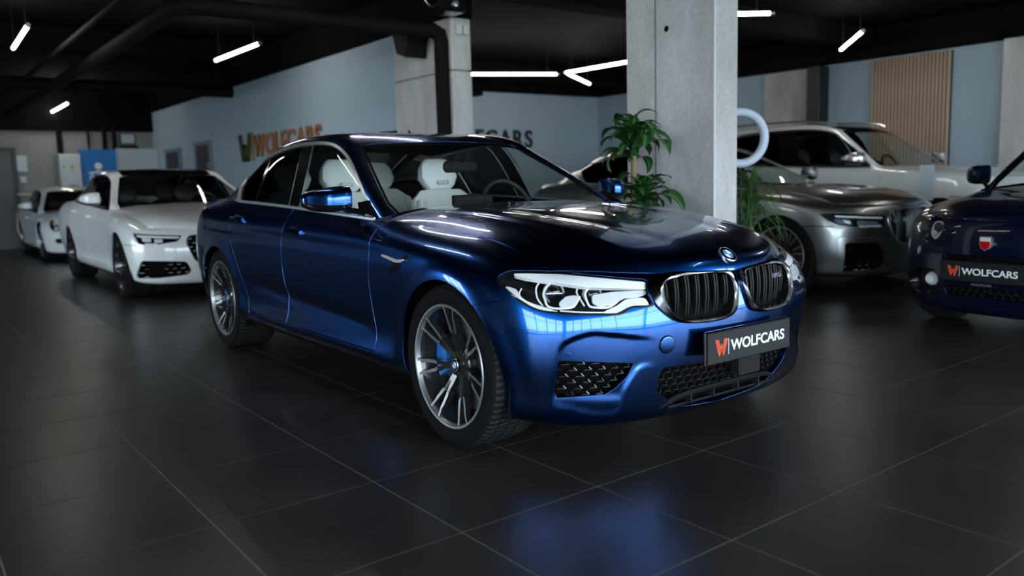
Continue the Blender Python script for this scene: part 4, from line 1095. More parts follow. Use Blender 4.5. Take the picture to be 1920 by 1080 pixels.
# floor: grout bed with tiles laid on it
mb = MB(); mb.box(((XW+XE)/2, (YS+YN)/2, -.1014), (XE-XW, YN-YS, .20)); floor = struct(mb.obj('floor', m_grout))
T = .60; gt = .0042
mb = MB(); b = .0012; h = T/2-gt/2
mb.add([(-h, -h, -.004), (h, -h, -.004), (h, h, -.004), (-h, h, -.004), (-h, -h, -b), (h, -h, -b), (h, h, -b), (-h, h, -b), (-h+b, -h+b, 0), (h-b, -h+b, 0), (h-b, h-b, 0), (-h+b, h-b, 0)],
       [(0, 1, 5, 4), (1, 2, 6, 5), (2, 3, 7, 6), (3, 0, 4, 7), (4, 5, 9, 8), (5, 6, 10, 9), (6, 7, 11, 10), (7, 4, 8, 11), (8, 9, 10, 11)])
tile_me = mb.mesh('floor_tile', m_tile)
cells = []
for i in range(int(XW/T)-1, int(XE/T)+2):
    for j in range(int(YS/T)-1, int(YN/T)+2):
        c = np.array(((i+.5)*T, (j+.5)*T, 0))
        full = XW < c[0]-.29 and c[0]+.29 < XE and YS < c[1]-.29 and c[1]+.29 < YN
        if not (XW < c[0]+.3 and c[0]-.3 < XE and YS < c[1]+.3 and c[1]-.3 < YN): continue
        q = (c-CAM)@RC.T; area = 0
        if q[2] > .5:
            u, v = wpx(c)[0]
            if -120 < u < 2040 and -100 < v < 1200: area = 1/q[2]**3
        cells.append((area if full else 0, c))
cells.sort(key=lambda a: -a[0])
rest = MB()
for k, (a, c) in enumerate(cells):
    if k < 300 and a > 0:
        o = link('floor_tile', tile_me, floor); o.location = c
    else:
        V = [(min(max(c[0]+sx*h, XW), XE), min(max(c[1]+sy*h, YS), YN), z) for z in (-.004, 0) for sx, sy in ((-1, -1), (1, -1), (1, 1), (-1, 1))]
        rest.add(V, [(0, 1, 5, 4), (1, 2, 6, 5), (2, 3, 7, 6), (3, 0, 4, 7), (4, 5, 6, 7)])
me = bpy.data.meshes.new('tile_field'); me.from_pydata(rest.V, [], rest.F); me.materials.append(m_tile); o = link('tile_field', me, floor); o['kind'] = 'stuff'

def wall(name, c, d, m): mb = MB(); mb.box(c, d); return struct(mb.obj(name, m))
wall('ceiling', ((XW+XE)/2, (YS+YN)/2, ZC+.1), (XE-XW+.4, YN-YS+.4, .2), m_ceil)
wall('wall_sign', (5.125, (6.91+YN)/2, ZW/2), (.25, YN-6.91, ZW), m_bwall)
wall('trim_1', (5.12, (5.62+YN)/2, (ZW+ZC)/2), (.30, YN-5.62, ZC-ZW), m_ceil)
wall('wall_north', ((XW+5.25)/2, YN+.1, 1.25), (5.25-XW, .2, 2.5), m_concd)
wall('trim_2', ((XW+5.25)/2, YN+.05, 2.95), (5.25-XW, .34, .9), m_ceil)
wall('wall_middle', ((5.25+XE)/2, 11.6, ZW/2), (XE-5.25, .2, ZW), m_bwall)
wall('trim_3', ((5.25+XE)/2, 11.56, (ZW+ZC)/2), (XE-5.25, .28, ZC-ZW), m_ceil)
wall('wall_east', (XE+.1, (YS+11.7)/2, ZW/2), (.2, 11.7-YS, ZW), m_bwall)
wall('trim_4', (XE+.06, (YS+11.7)/2, (ZW+ZC)/2), (.28, 11.7-YS, ZC-ZW), m_ceil)
# end pillar of the sign wall: two concrete lifts with a joint between them
pil_ = MB(); pil_.box((5.115, 6.265, 1.18), (.27, 1.29, 2.36), bev=.012); pil_.box((5.115, 6.265, 2.655), (.266, 1.286, .57), bev=.012); struct(pil_.obj('wall_pillar', m_conc))
# free-standing column: fair-faced concrete, board joints, pale corner bead
colm = MB(); colm.box((4.325, 1.79, 1.70), (.25, .80, 3.40), bev=.012)
cobj = struct(colm.obj('wall_column', m_conc))
for yj in (1.90,): mb = MB(); mb.box((4.199, yj, 1.7), (.006, .010, 3.38)); mb.obj('board_joint', mat('joint_shadow', (.20, .20, .195), .8), cobj)  # board joint as a thin strip of darker grey
mb = MB(); mb.box((4.203, 1.393, 1.7), (.014, .014, 3.38), bev=.003); mb.obj('corner_bead', mat('pale_bead', (.62, .63, .63), .6), cobj)
mb = MB()
for yy, zz in ((1.96, 2.12), (1.93, 2.12)): pass
mb.rev([(0, -.0), (.018, -.001), (.022, .002)], 16, axis='x', c=(4.199, 1.80, 2.125)); mb.obj('formwork_hole', m_liner, cobj)
# outside wall behind the camera and to the west: glazed facade
def facade(name, axis, at, a0, a1, z0, z1, step, n0):
    """glazing along an axis; frames and panes"""
    L = a1-a0; mid = (a0+a1)/2
    def bx(mb, ca, cz, da, dz, t=.12): mb.box((ca, at, cz) if axis == 'x' else (at, ca, cz), (da, t, dz) if axis == 'x' else (t, da, dz))
    n = max(1, round(L/step)); st = L/n
    mb = MB(); bx(mb, mid, z0-.03, L, .06); bx(mb, mid, z1+.03, L, .06); bx(mb, mid, z0+(z1-z0)*.72, L, .05, .10)
    for k in range(n+1): bx(mb, a0+k*st, (z0+z1)/2, .06, z1-z0)
    w = struct(mb.obj(name, m_frame))
    for k in range(n):
        for (za, zb) in ((z0, z0+(z1-z0)*.72-.025), (z0+(z1-z0)*.72+.025, z1)):
            mb = MB(); bx(mb, a0+(k+.5)*st, (za+zb)/2, st-.06, zb-za, .012); mb.obj('pane', m_pane, w)
    # daylight portal
    ld = bpy.data.lights.new('daylight', 'AREA'); ld.shape = 'RECTANGLE'; ld.size = L; ld.size_y = z1-z0; ld.cycles.is_portal = True
    lo = bpy.data.objects.new('daylight', ld); COL.objects.link(lo)
    if axis == 'x': lo.location = (mid, at-.10, (z0+z1)/2); lo.rotation_euler = (math.radians(90), 0, 0)
    else: lo.location = (at-.10, mid, (z0+z1)/2); lo.rotation_euler = (math.radians(90), 0, math.radians(-90))
    return w
SZ0, SZ1 = .12, 2.75
facade('window_1', 'x', YS-.06, -5.2, 12.2, SZ0, SZ1, 1.4, 0)
facade('window_2', 'y', XW-.06, 7.0, 10.6, SZ0, SZ1, 1.43, 0)
facade('window_3', 'y', XW-.06, -7.0, -1.4, SZ0, SZ1, 1.43, 0)
mb = MB(); mb.box(((XW+XE)/2, YS-.1, (SZ1+ZC)/2+.03), (XE-XW+.4, .2, ZC-SZ1)); mb.box(((XW+XE)/2, YS-.1, .03), (XE-XW+.4, .2, .06)); mb.box(((XW-5.2)/2-.02, YS-.1, 1.5), (.24, .2, 3)); mb.box(((12.2+XE)/2+.05, YS-.1, 1.5), (.7, .2, 3)); struct(mb.obj('wall_south', m_ceil))
mb = MB(); mb.box((XW-.1, (YS+YN)/2, (SZ1+ZC)/2+.03), (.2, YN-YS, ZC-SZ1)); mb.box((XW-.1, (YS+YN)/2, .03), (.2, YN-YS, .06)); mb.box((XW-.1, 2.8, 1.5), (.2, 8.4, 3)); mb.box((XW-.1, (YS-7.0)/2, 1.5), (.2, .2, 3)); mb.box((XW-.1, (10.6+YN)/2, 1.5), (.2, YN-10.6, 3)); struct(mb.obj('wall_west', m_concd))
mb = MB(); mb.box((3, 3, -.25), (160, 160, .08)); struct(mb.obj('ground_outside', m_out))

# wall panels on the east side: concrete strip, duct, oak slats between blue boards
mb = MB(); mb.box((12.77, 6.58, 1.45), (.05, 1.0, 2.88)); struct(mb.obj('wall_panel_concrete', m_conc))
mb = MB(); mb.box((12.62, 5.93, 1.45), (.30, .24, 2.9), bev=.01); tag(mb.obj('air_duct', m_duct), 'square black duct standing between bare concrete and pale blue wall', 'duct')
mb = MB(); mb.box((12.66, 5.4, 2.99), (.22, 4.6, .14)); struct(mb.obj('trim_5', m_ceil))
sl = thing('slat_panel', 'oak slat wall panel behind the white off-roader', 'wall panel', (12.78, 4.42, 0))
mb = MB(); mb.box((0, 0, 1.45), (.03, 1.25, 2.88)); mb.obj('backing_board', m_dwood, sl)
mb = MB(); mb.box((-.035, 0, 1.45), (.045, .034, 2.88), bev=.003); sme = mb.mesh('slat', m_wood)
for k in range(22):
    o = link('slat', sme, sl); o.location = (0, -.595+1.19*k/21, 0)
mb = MB(); mb.box((12.74, 2.75, 1.47), (.12, .62, 2.92), bev=.01); struct(mb.obj('wall_pier', m_conc))

# doors
def door(name, c, wd, ht, axis, m, mf):
    mb = MB(); t = .05
    def bx(ca, cz, da, dz, tt, off=0): mb.box((c[0]+ca, c[1]-off, cz) if axis == 'x' else (c[0]-off, c[1]+ca, cz), (da, tt, dz) if axis == 'x' else (tt, da, dz))
    bx(-wd/2-.04, ht/2, .08, ht, .10); bx(wd/2+.04, ht/2, .08, ht, .10); bx(0, ht+.04, wd+.16, .08, .10)
    w = struct(mb.obj(name, mf)); mb = MB(); bx(0, ht/2, wd, ht, .04, -.0); lf = mb.obj('door_leaf', m, w); mb = MB()
    for zz in (.28, .62, .80): bx(-wd/2+.05, ht*zz, .03, .12, .05, .035)
    mb.obj('door_hardware', m_satin, w); return w
m_door = mat('grey_steel_door', (.10, .105, .11), .5, .3); m_dfr = mat('door_frame_grey', (.05, .05, .05), .5)
door('door_1', (1.62, YN-.02), 1.0, 2.06, 'x', m_door, m_dfr)
m_dk = mat('dark_door', (.02, .021, .022), .6); m_lf = mat('blue_grey_door_frame', (.16, .20, .23), .6)
door('door_2', (5.0-.01, 14.55), .84, 2.0, 'y', m_dk, m_lf); door('door_3', (5.0-.01, 16.65), .95, 1.96, 'y', m_dk, m_lf)

# lettering on the walls
def wall_sign(name, label, org, ax, n, mlogo, mtext, hgt, wtxt):
    s = thing(name, label, 'sign', org); ay = np.array((0, 0, 1.)); ax = np.array(ax, float); n = np.array(n, float)
    mb = MB(); k = hgt*1.30
    for a, b in (((0, 1), (.30, 0)), ((.30, 0), (.5, .62)), ((.5, .62), (.70, 0)), ((.70, 0), (1.0, 1))):
        a_, b_ = np.array(a)*k, np.array(b)*k; d = (b_-a_)/np.linalg.norm(b_-a_); w = np.array((.105*k, 0)); mb.prism([tuple(a_-w), tuple(a_+w), tuple(b_+w), tuple(b_-w)], 0, .04)
    o = mb.obj('logo_mark', mlogo, s); put_frame(o, ax*0-ay*hgt*.18, ax, ay, n)
    mb = MB(); mb.box((0, hgt*.5, .02), (.02, hgt*1.35, .03)); o = mb.obj('divider', mtext, s); put_frame(o, ax*k*1.22, ax, ay, n)
    w0 = k*1.36
    tot = 0; ms = []
    for ch in 'WOLFCARS':
        tm = text_mesh(ch, hgt*1.38, .02, mtext, .008); ys = [v.co.y for v in tm.vertices]; xs = [v.co.x for v in tm.vertices]; ms.append((tm, max(xs), max(ys))); tot += max(xs)
    sx = (wtxt-7*.05)/tot; x = w0
    for tm, wd, ht in ms:
        o = link('letter', tm, s); put_frame(o, ax*x+n*.02, ax*sx, ay*(hgt/ht), n); x += wd*sx+.05
    return s
m_bronze = mat('brushed_bronze', (.42, .19, .085), .45, .5); m_moss = mat('moss_green', (.055, .06, .022), .9); m_lblack = mat('black_letters', (.010, .010, .011), .5)
wall_sign('wall_sign_letters', 'brown raised WOLFCARS letters with green W on blue-grey wall', (4.995, 12.44, 1.66), (0, -1, 0), (-1, 0, 0), m_moss, m_bronze, .37, 2.72)
wall_sign('wall_sign_letters', 'black raised WOLFCARS letters on the wall behind the blue saloon roof', (7.60, 11.495, 1.82), (1, 0, 0), (0, -1, 0), m_lblack, m_lblack, .36, 2.62)

# pipes under the ceiling
mb = MB(); mb.tube([(4.93, 5.74, 0.0), (4.93, 5.74, 2.68), (4.90, 5.74, 2.76), (4.83, 5.74, 2.79), (2.30, 5.74, 2.79), (2.19, 5.78, 2.79), (2.13, 5.90, 2.79), (2.13, 17.9, 2.79)], .085, 16); tag(mb.obj('ceiling_pipe', m_pipe), 'black drain pipe down the concrete pillar and along the ceiling', 'pipe')
mb = MB(); mb.tube([(1.2, 12.75, 2.85), (5.0, 12.75, 2.85)], .10, 14); tag(mb.obj('ceiling_pipe', m_pipe), 'black pipe crossing the ceiling and ending at the blue-grey sign wall', 'pipe')
mb = MB(); mb.tube([(1.75, 5.9, 2.88), (1.75, 17.9, 2.88)], .035, 10); tag(mb.obj('cable_conduit', m_pipe), 'thin black conduit beside the long ceiling pipe', 'conduit')
for k, (x, lab) in enumerate(((3.05, 'black vertical pipe on the bare wall above the white cabinet'), (3.62, 'thin dark pipe on the bare wall above the blue board'), (3.95, 'dark vertical pipe on the bare wall, right of the thin one'), (4.15, 'dark vertical pipe on the bare wall beside the small white sign'))):
    mb = MB(); mb.tube([(x, 18.2, 1.2), (x, 18.2, 2.6)], (.055, .025, .05, .045)[k], 10); tag(mb.obj('wall_pipe', m_pipe), lab, 'pipe', 'pipes on the bare end wall')
# beams
for k, (y, zb) in enumerate(((5.2, 3.1), (11.0, 3.1))):
    mb = MB(); mb.box(((XW+XE)/2, y, (zb+ZC)/2), (XE-XW, .35, ZC-zb)); struct(mb.obj('ceiling_beam', m_ceil))
mb = MB(); mb.box((8.9, 11.3, 2.86), (1.0, .25, .1)); struct(mb.obj('ceiling_bracket', m_ceil))

# LED tubes
m_led = mat('led_tube', (.9, .9, .9), .3, emis=(1.0, .94, .86), estr=24.0)
def led(p, q, label):
    p, q = np.array(p), np.array(q); d = (q-p)/np.linalg.norm(q-p)
    t = thing('led_tube_light', label, 'light', tuple(p), group='LED tubes under the ceiling'); p0 = p*0; q0 = q-p
    mb = MB(); mb.tube([p0, q0], .021, 12); mb.obj('tube', m_led, t)
    for a, s in ((p0, -1), (q0, 1)): mb = MB(); mb.tube([a+d*s*.001, a+d*s*.05], .023, 12); mb.obj('end_cap', m_satin, t)
    for a in (p0+d*.15, q0-d*.15): mb = MB(); mb.tube([a+(0, 0, .02), (a[0], a[1], ZC-p[2])], .004, 5); mb.obj('hanger', m_black, t)
Z = 2.90
def lw(u, v): return wat(u, v, 2, Z)
led(lw(25, 90), lw(52, 48), 'LED tube at the far left of the ceiling'); led(lw(405, 113), lw(485, 82), 'LED tube above the white hatchback, before the sign wall')
led(lw(97, 210), lw(128, 193), 'small distant LED tube over the end wall'); led(lw(820, 139), lw(1043, 139), 'horizontal LED tube between the two concrete pillars')
led(lw(1062, 136), lw(1200, 112), 'long arm of the V of LED tubes left of the concrete column'); led(lw(1064, 138), lw(1105, 157), 'short arm of the V of LED tubes left of the concrete column')
led(lw(1340, 26.5), lw(1443, 25), 'LED tube just right of the concrete column, at the top edge'); led(lw(1577, 93), lw(1617, 59), 'slanting LED tube above the oak slat panel')
for a, b, lab in (((-2.2, -1.5), (-2.2, .1), 'LED tube over the floor left of the camera'), ((4.6, -3.2), (4.6, -1.6), 'LED tube before the nose of the navy hatchback'),
                  ((1.4, 2.2), (1.4, 3.8), 'LED tube along the near flank of the blue saloon'), ((7.3, -.4), (8.4, .6), 'slanting LED tube above the navy hatchback'), ((3.6, 3.6), (3.6, 5.1), 'LED tube above the boot of the blue saloon')):
    led((*a, Z), (*b, Z), lab)  # these tubes are invented and hang out of view, unlike the traced ones above
# ------------------------------------------------------------------ the other cars: same panel layout, re-proportioned
NET0 = np.array(hero_cols).transpose(1, 0, 2)
p_belt = net_sf(tuck(NET0), [3, 3, 4, 4, 7, 7, 8, 8, 7, 6, 7, 7, 9, 12, 12, 12, 12], [3, 6, 7, 7, 7, 7, 8, 7], outward=(-1.6, 0, .5))
p_hood = net_sf(hn, 7, [8, 8, 8, 7, 6, 5], (False, True), outward=(-.3, 0, .2))
p_cab = net_sf(cn, [5, 5, 5, 5, 7, 8, 8, 8, 8, 9, 9, 9, 8], [7, 7, 7, 6, 5, 4], outward=(-2, 0, .9))
p_boot = boot
class Morph:
    def __init__(s, xm, wk, zm, shape=None): s.xm = np.array(xm).T; s.wk = wk; s.zm = np.array(zm).T; s.shape = shape
    def pts(s, V):
        V = np.asarray(V, float); x = np.interp(V[:, 0], s.xm[0], s.xm[1])
        # extend beyond the ends
        x = np.where(V[:, 0] < s.xm[0][0], V[:, 0]-s.xm[0][0]+s.xm[1][0], np.where(V[:, 0] > s.xm[0][-1], V[:, 0]-s.xm[0][-1]+s.xm[1][-1], x))
        z = np.interp(V[:, 2], s.zm[0], s.zm[1]); z = np.where(V[:, 2] < s.zm[0][0], V[:, 2]-s.zm[0][0]+s.zm[1][0], z)
        o = np.stack([x, V[:, 1]*s.wk, z], 1)
        if s.shape: o = s.shape(o, V)
        return o
    def sf(s, p): return renorm(Sf(s.pts(p.V), p.N, list(p.F), p.V.copy()))
DOORS = (L_fd, L_bd, L_rd)
def qline(s, line, gap): d = lsdf(s.Q[:, [0, 2]], line); return clip(s, d-gap), clip(s, -d-gap)
def qpx(s, poly, lo=-9, hi=9):
    f = psdf(HP.px(s.Q), poly); f = np.where((s.Q[:, 0] < lo) | (s.Q[:, 0] > hi), 1e3, f)
    return np.maximum(f, 400*(.585-np.abs(s.Q[:, 1]))) if poly is P_dlo else f

class BgCar:
    def __init__(c, name, label, pose, morph, paint_m, trim_m, wheel_spec, group=None, tint_front=False, roof_m=None, interior=True, door4=True):
        c.P = pose; c.m = morph; c.paint = paint_m; c.o = thing(name, label, 'car', tuple(pose.t), pose.yaw); M = morph
        axf, axr, R, r, w, style, cal, yw = wheel_spec; c.axf, c.axr, c.R = axf, axr, R; c.yw = yw
        b = M.sf(p_belt); c.base = b.copy(); c.bv = b.bvh()
        rf = np.hypot(b.V[:, 0]-axf, b.V[:, 2]-R)-(R+.022); rr_ = np.hypot(b.V[:, 0]-axr, b.V[:, 2]-R)-(R+.022)
        b = clip(b, np.where(np.abs(b.V[:, 1]) > .42*M.wk, np.minimum(rf, rr_), 1)); c.belt = b
        c.hood = M.sf(p_hood); c.hb = c.hood.bvh(); c.cab = M.sf(p_cab); c.boot = M.sf(Sf(p_boot.V, p_boot.N, p_boot.F))
        c.tint_front = tint_front; c.trim = trim_m; c.roof_m = roof_m or paint_m; c.parts = {}; c.door4 = door4
        for x in (axf, axr):
            for sd in (-1, 1):
                wheel(c.o, (x, sd*yw, R), R, r, w, style, sd, cal, tread=False)
                mb = MB(); n_ = 20; pr = []
                for k_ in range(n_+1):
                    a = math.radians(-25+230*k_/n_); pr.append((x+(R+.04)*math.cos(a), R+(R+.04)*math.sin(a)))
                V = [(px_, sd*y_, pz_) for y_ in (yw-.03, .50) for px_, pz_ in pr]; nn_ = n_+1
                mb.add(V, [(q, q+1, nn_+q+1, nn_+q) for q in range(n_)], 0, True); mb.add([V[nn_+q] for q in range(nn_)], [tuple(range(nn_))]); mb.obj('wheel_arch_liner', m_liner, c.o)
    def cut(c, poly, xmin=.0, pad=0.0, surf='belt'):
        """take a traced region out of the nose; returns the piece"""
        s = getattr(c, surf); f = psdf(c.P.px(s.V), poly); f = np.where(s.V[:, 0] < xmin, 1e3, f); q = clip(s, -f); setattr(c, surf, clip(s, f-pad)); return q
    def pair(c, name, s, m, lip=.0, par=None, label=None):
        return [mk(name, s, m, (par[i] if par else c.o), False, lip, label, mir=bool(i)) for i in range(2)]
    def hole(c, poly, name, depth=.06, xmin=.0, m=m_liner):
        s = c.cut(poly, xmin); b = join(s.off(-depth), lipped(s, depth)); return s, c.pair(name, b, m)
    def lamp(c, poly, xmin=.0, dark=True, inner=(), surf='belt', depth=.05):
        s = c.cut(poly, xmin, surf=surf); h = c.pair('head_lamp', s, m_lens)
        c.pair('lamp_housing', join(s.off(-depth), lipped(s, depth)), m_lampdark if dark else m_lampchrome, 0, h)
        for nm, pl, ins, mt in inner:
            q = clip(s, -psdf(c.P.px(s.V), pl)).off(-ins)
            if len(q.F): c.pair(nm, q, mt, .006, h)
        return s, h
    def body(c):
        o = c.o; g = .004; lip = .02
        front, rest = qline(c.belt, DOORS[0], g)
        if c.door4:
            fdr, r2 = qline(rest, DOORS[1], g); rdr, qt = qline(r2, DOORS[2], g)
        else:
            fdr, qt = qline(rest, [(x-.25, z) for x, z in DOORS[1]], g); rdr = None
        up, s1 = qline(fdr, L_sill, g); c.fd = c.pair('front_door', up, c.paint, lip); sl = [s1]
        if rdr is not None: up2, s2 = qline(rdr, L_sill, g); c.rd = c.pair('rear_door', up2, c.paint, lip); sl.append(s2)
        else: c.rd = c.fd
        c.pair('side_skirt', join(*sl), c.paint, lip)
        f = np.where(front.Q[:, 0] < .05, 1e3, np.where(front.Q[:, 0] > .50, -1e3, (front.Q[:, 2]-.60)*100)); fe = clip(front, f-.4); bu = clip(front, -f-.4)
        c.pair('front_fender', fe, c.paint, lip); mk('front_bumper', bu, c.paint, o, True, lip)
        ft = np.minimum(-(qt.Q[:, 0]+3.62), np.minimum(qt.Q[:, 2]-.775, .925-qt.Q[:, 2])); ft = np.where(np.abs(qt.Q[:, 1]) < .35, -1, ft)
        c.pair('tail_lamp', clip(qt, ft), m_red); mk('rear_body_panel', clip(qt, -ft), c.paint, o, True, lip)
        mk('bonnet', c.hood, c.paint, o, True, lip); mk('boot_lid', c.boot, c.paint, o, True, lip); mk('inner_shell', c.belt.off(-.025), m_liner, o, True)
        # cabin
        s = c.cab; fd_ = qpx(s, P_dlo, -3.6); dlo = clip(s, -fd_); sh = clip(s, fd_)
        fw = qpx(sh, P_ws, -1.7); ws = clip(sh, -fw); sh = clip(sh, fw)
        fr = np.minimum(np.minimum(-(sh.Q[:, 0]+2.76), 1.385-sh.Q[:, 2]), np.minimum(sh.Q[:, 2]-1.075, .54-np.abs(sh.Q[:, 1])+(1.3-sh.Q[:, 2])*.22))
        rw = clip(sh, fr); sh = clip(sh, -fr)
        top = np.minimum(sh.Q[:, 2]-1.36, .53-np.abs(sh.Q[:, 1]))
        if c.roof_m is not c.paint:
            rf = clip(sh, top); sh = clip(sh, -top); mk('roof_panel', rf, c.roof_m, o, True)
        mk('roof', sh, c.paint, o, True, .012); wb = qpx(ws, P_ws, -1.7)
        w_ = mk('windscreen', clip(ws, -wb-7), m_glass, o, True); mk('windscreen_border', clip(ws, wb+7), m_gblack, w_, True); mk('rear_window', rw, m_tint, o, True)
        mk('headliner', sh.off(-.02).flip(), m_headliner, o, True)
        f = qpx(dlo, P_dlo, -3.6); c.pair('window_trim', clip(dlo, f+5).off(.004), c.trim, .006); ins_ = clip(dlo, -f-5).off(-.005)
        d = lsdf(HP.px(ins_.Q), L_b1); a, b = clip(ins_, d-.6), clip(ins_, -d-.6)
        fwin, rs = (a, b) if a.Q[:, 0].mean() > b.Q[:, 0].mean() else (b, a)
        d = lsdf(HP.px(rs.Q), L_b0); a, b = clip(rs, d-.6), clip(rs, -d-.6); pil, rs = (a, b) if a.Q[:, 0].mean() > b.Q[:, 0].mean() else (b, a)
        c.pair('window_glass', fwin, m_tint if c.tint_front else m_sglass, 0, c.fd); c.pair('pillar_cover', pil, m_gblack, 0, c.rd); c.pair('window_glass', rs, m_tint, 0, c.rd)
        k7 = quasi(c.m.pts(NET0[-1]), 'nat', 'nat', steps(NET0.shape[1], 6), 3); x0, x1 = c.m.pts(np.array([(-2.74, 0, 1), (-.74, 0, 1.)]))[:, 0]
        bl = [p for p in k7 if x0 < p[0] < x1]
        for i in range(2):
            f_ = np.array([1, -1, 1]) if i else np.ones(3); mb = MB()
            mb.loft([[(p+np.array((0, dy, dz)))*f_ for dy, dz in ((-.007, -.006), (-.009, .002), (-.006, .009), (.004, .011), (.008, -.006))] for p in bl]); mb.obj('belt_trim', c.trim, o)
        for (x, z, dr) in ((-1.615, .872, c.fd), (-2.575, .925, c.rd)):
            if dr is c.fd and x < -2: continue
            q = c.m.pts(np.array([(x, 0, z)]))[0]; h = c.bv.ray_cast(Vector((q[0], -2, q[2])), Vector((0, 1, 0))); p = np.array(h[0])
            for i in range(2):
                f_ = np.array([1, -1, 1]) if i else np.ones(3); path = np.array([p+np.array((t*.105, -.002-.030*(1-t**4), 0)) for t in np.linspace(-1, 1, 9)])*f_
                mb = MB(); mb.loft([[qq_+np.array((0, 0, dz))+np.array((0, dy, 0))*f_ for dy, dz in ((-.006, .010), (-.011, 0), (-.006, -.011), (.006, -.011), (.006, .010))] for qq_ in path]); mb.obj('door_handle', c.paint, dr[i])
        zs = c.m.zm; mb = MB(); mid = (c.axf+c.axr)/2; hw = .83*c.m.wk
        mb.box((mid, 0, c.R*.62), (abs(c.axf-c.axr)-.85, hw*2, .06)); mb.box((c.axf+.05, 0, c.R*.62), (.9, .96*c.m.wk, .06)); mb.box((c.axr-.2, 0, c.R*.7), (1.3, .96*c.m.wk, .06)); mb.obj('floor_pan', m_liner, o)
    def inside(c, ml):
        f = c.m.pts(np.array([(-1.10, 0, .955), (-1.86, .37, .34), (-2.72, .37, .34)])); make_interior(c.o, f[0][0], abs(f[1][1]), f[0][2]-.615, ml, f[2][0], f[1][0], .76*c.m.wk, False, f[0][2])
    def mirrors(c, mcap, secs=None):
        base = np.array([(-.905, -.862, -1.02, .990, 1.135), (-.96, -.856, -1.03, .984, 1.135), (-1.02, -.885, -1.055, .990, 1.125), (-1.06, -.945, -1.075, 1.004, 1.108), (-1.082, -1.01, -1.088, 1.025, 1.088)])
        q = c.m.pts(np.array([(-.80, -.85, .97)]))[0]; d = q-np.array((-.80, -.85, .97)); S = base.copy(); S[:, 0] += d[1]; S[:, 1:3] += d[0]; S[:, 3:5] += d[2]+.02
        for i in range(2): car_mirror(c.fd[i], S.tolist(), mcap, m_gblack, i, (np.array([(-.95, -.93, 1.012), (-.92, -.89, .995), (-.86, -.845, .975)])+d+(0, 0, .01)).tolist(), .24)

m_wpaint = paint('white_paint', (.82, .84, .86), .0, .35, .01); m_gpaint = paint('grey_metallic_paint', (.30, .315, .32), 1.0, .38); m_npaint = paint('navy_paint', (.0012, .003, .015), .0, .3)
bsdf(m_npaint).inputs['Coat Weight'].default_value = .6; bsdf(m_npaint).inputs['Specular IOR Level'].default_value = .15
m_dleather = mat('black_leather', (.012, .012, .013), .5)
m_bulb = mat('lamp_bright', (.9, .92, .94), .2, .2)

# white four-door coupe behind the blue saloon
c = BgCar('coupe_car', 'white coupe with black roof parked right behind the blue saloon', Pose(2.70, 7.33, math.radians(-90.4)),
    Morph([(-4.08, -4.07), (-3.5, -3.78), (-2.982, -2.914), (-2.0, -1.95), (-.72, -.66), (0, 0), (.5, .55), (.80, .90)], 1.0, [(.13, .15), (.22, .22), (.42, .41), (.73, .71), (1.0, .975), (1.46, 1.415)]),
    m_wpaint, m_gblack, (0.0, -2.914, .345, .272, .275, 'black', m_redcal, .925), roof_m=m_gblack)
pl = rounded([(247, 436), (342, 440.5), (333, 453), (312, 456), (286, 461), (273, 460), (258, 457)], 3)
c.lamp(pl, .1, inner=[('light_bar', [(252, 439), (336, 442.5), (334, 446), (256, 443)], .018, m_drl), ('lamp_module', [(262, 444), (280, 445), (280, 452), (264, 452)], .025, m_bulb), ('lamp_module', [(286, 446), (304, 447), (302, 454), (288, 454)], .025, m_bulb), ('light_guide', [(266, 456), (300, 456), (290, 459), (272, 459)], .02, m_drl)])
pi = rounded([(265, 489), (350, 490), (360, 507), (355, 516), (300, 523), (254, 523.5), (257, 510)], 5)
s, h = c.hole(pi, 'corner_intake', .07, .1)
for i in range(2): hexgrid(s, 'intake_honeycomb', .075, .042, .004, .02, h[i], bool(i), mtl=m_gblack)
pg = rounded([(352, 441), (372, 438), (420, 437), (450, 437), (450, 500), (385, 497), (366, 490), (348, 454)], 5)
s, h = c.hole(pg, 'front_grille', .06, .3)
for i in range(2): hexgrid(s, 'grille_honeycomb', .07, .042, .004, .015, h[i], bool(i), mtl=m_gblack)
c.body(); c.inside(m_dleather); c.mirrors(m_wpaint)

# white rear-engined sports car, farthest back
def sh911(o, Q):
    o = o.copy(); x = o[:, 0]; z = o[:, 2]
    # headlight fenders stand above the low bonnet
    f = np.exp(-((np.abs(o[:, 1])-.60)/.17)**2)*sstep(-.5, .1, x)*(1-sstep(.55, .80, x))*sstep(.45, .75, z); o[:, 2] += .045*f; return o
c = BgCar('sports_car', 'white sports car with round lamps and rear wing by the end wall', Pose(2.80, 13.78, math.radians(-90.4)),
    Morph([(-4.08, -3.45), (-3.5, -3.15), (-2.982, -2.45), (-2.0, -1.75), (-.72, -.55), (0, 0), (.5, .55), (.80, .98)], .975, [(.13, .13), (.22, .19), (.42, .38), (.73, .57), (1.0, .855), (1.46, 1.275)], sh911),
    m_wpaint, m_gblack, (0.0, -2.45, .335, .262, .25, 'five', m_redcal, .875), door4=False)
pl = np.array([(105+12.5*math.cos(a), 421+13*math.sin(a)) for a in np.linspace(0, 2*math.pi, 28, endpoint=False)])
ring_ = lambda cx_, cy_, r_: [(cx_+r_*math.cos(a), cy_+r_*math.sin(a)) for a in np.linspace(0, 2*math.pi, 14, endpoint=False)]
c.lamp(pl, -.2, inner=[('lamp_module', ring_(102, 417, 4), .02, m_bulb), ('lamp_module', ring_(109, 418, 4), .02, m_bulb), ('lamp_module', ring_(104, 427, 4), .02, m_bulb)])
c.hole(rounded([(101, 450), (110, 447), (122, 449), (122, 457), (106, 457)], 2), 'corner_intake', .05, .1)
c.body(); c.inside(m_dleather); c.mirrors(m_wpaint)
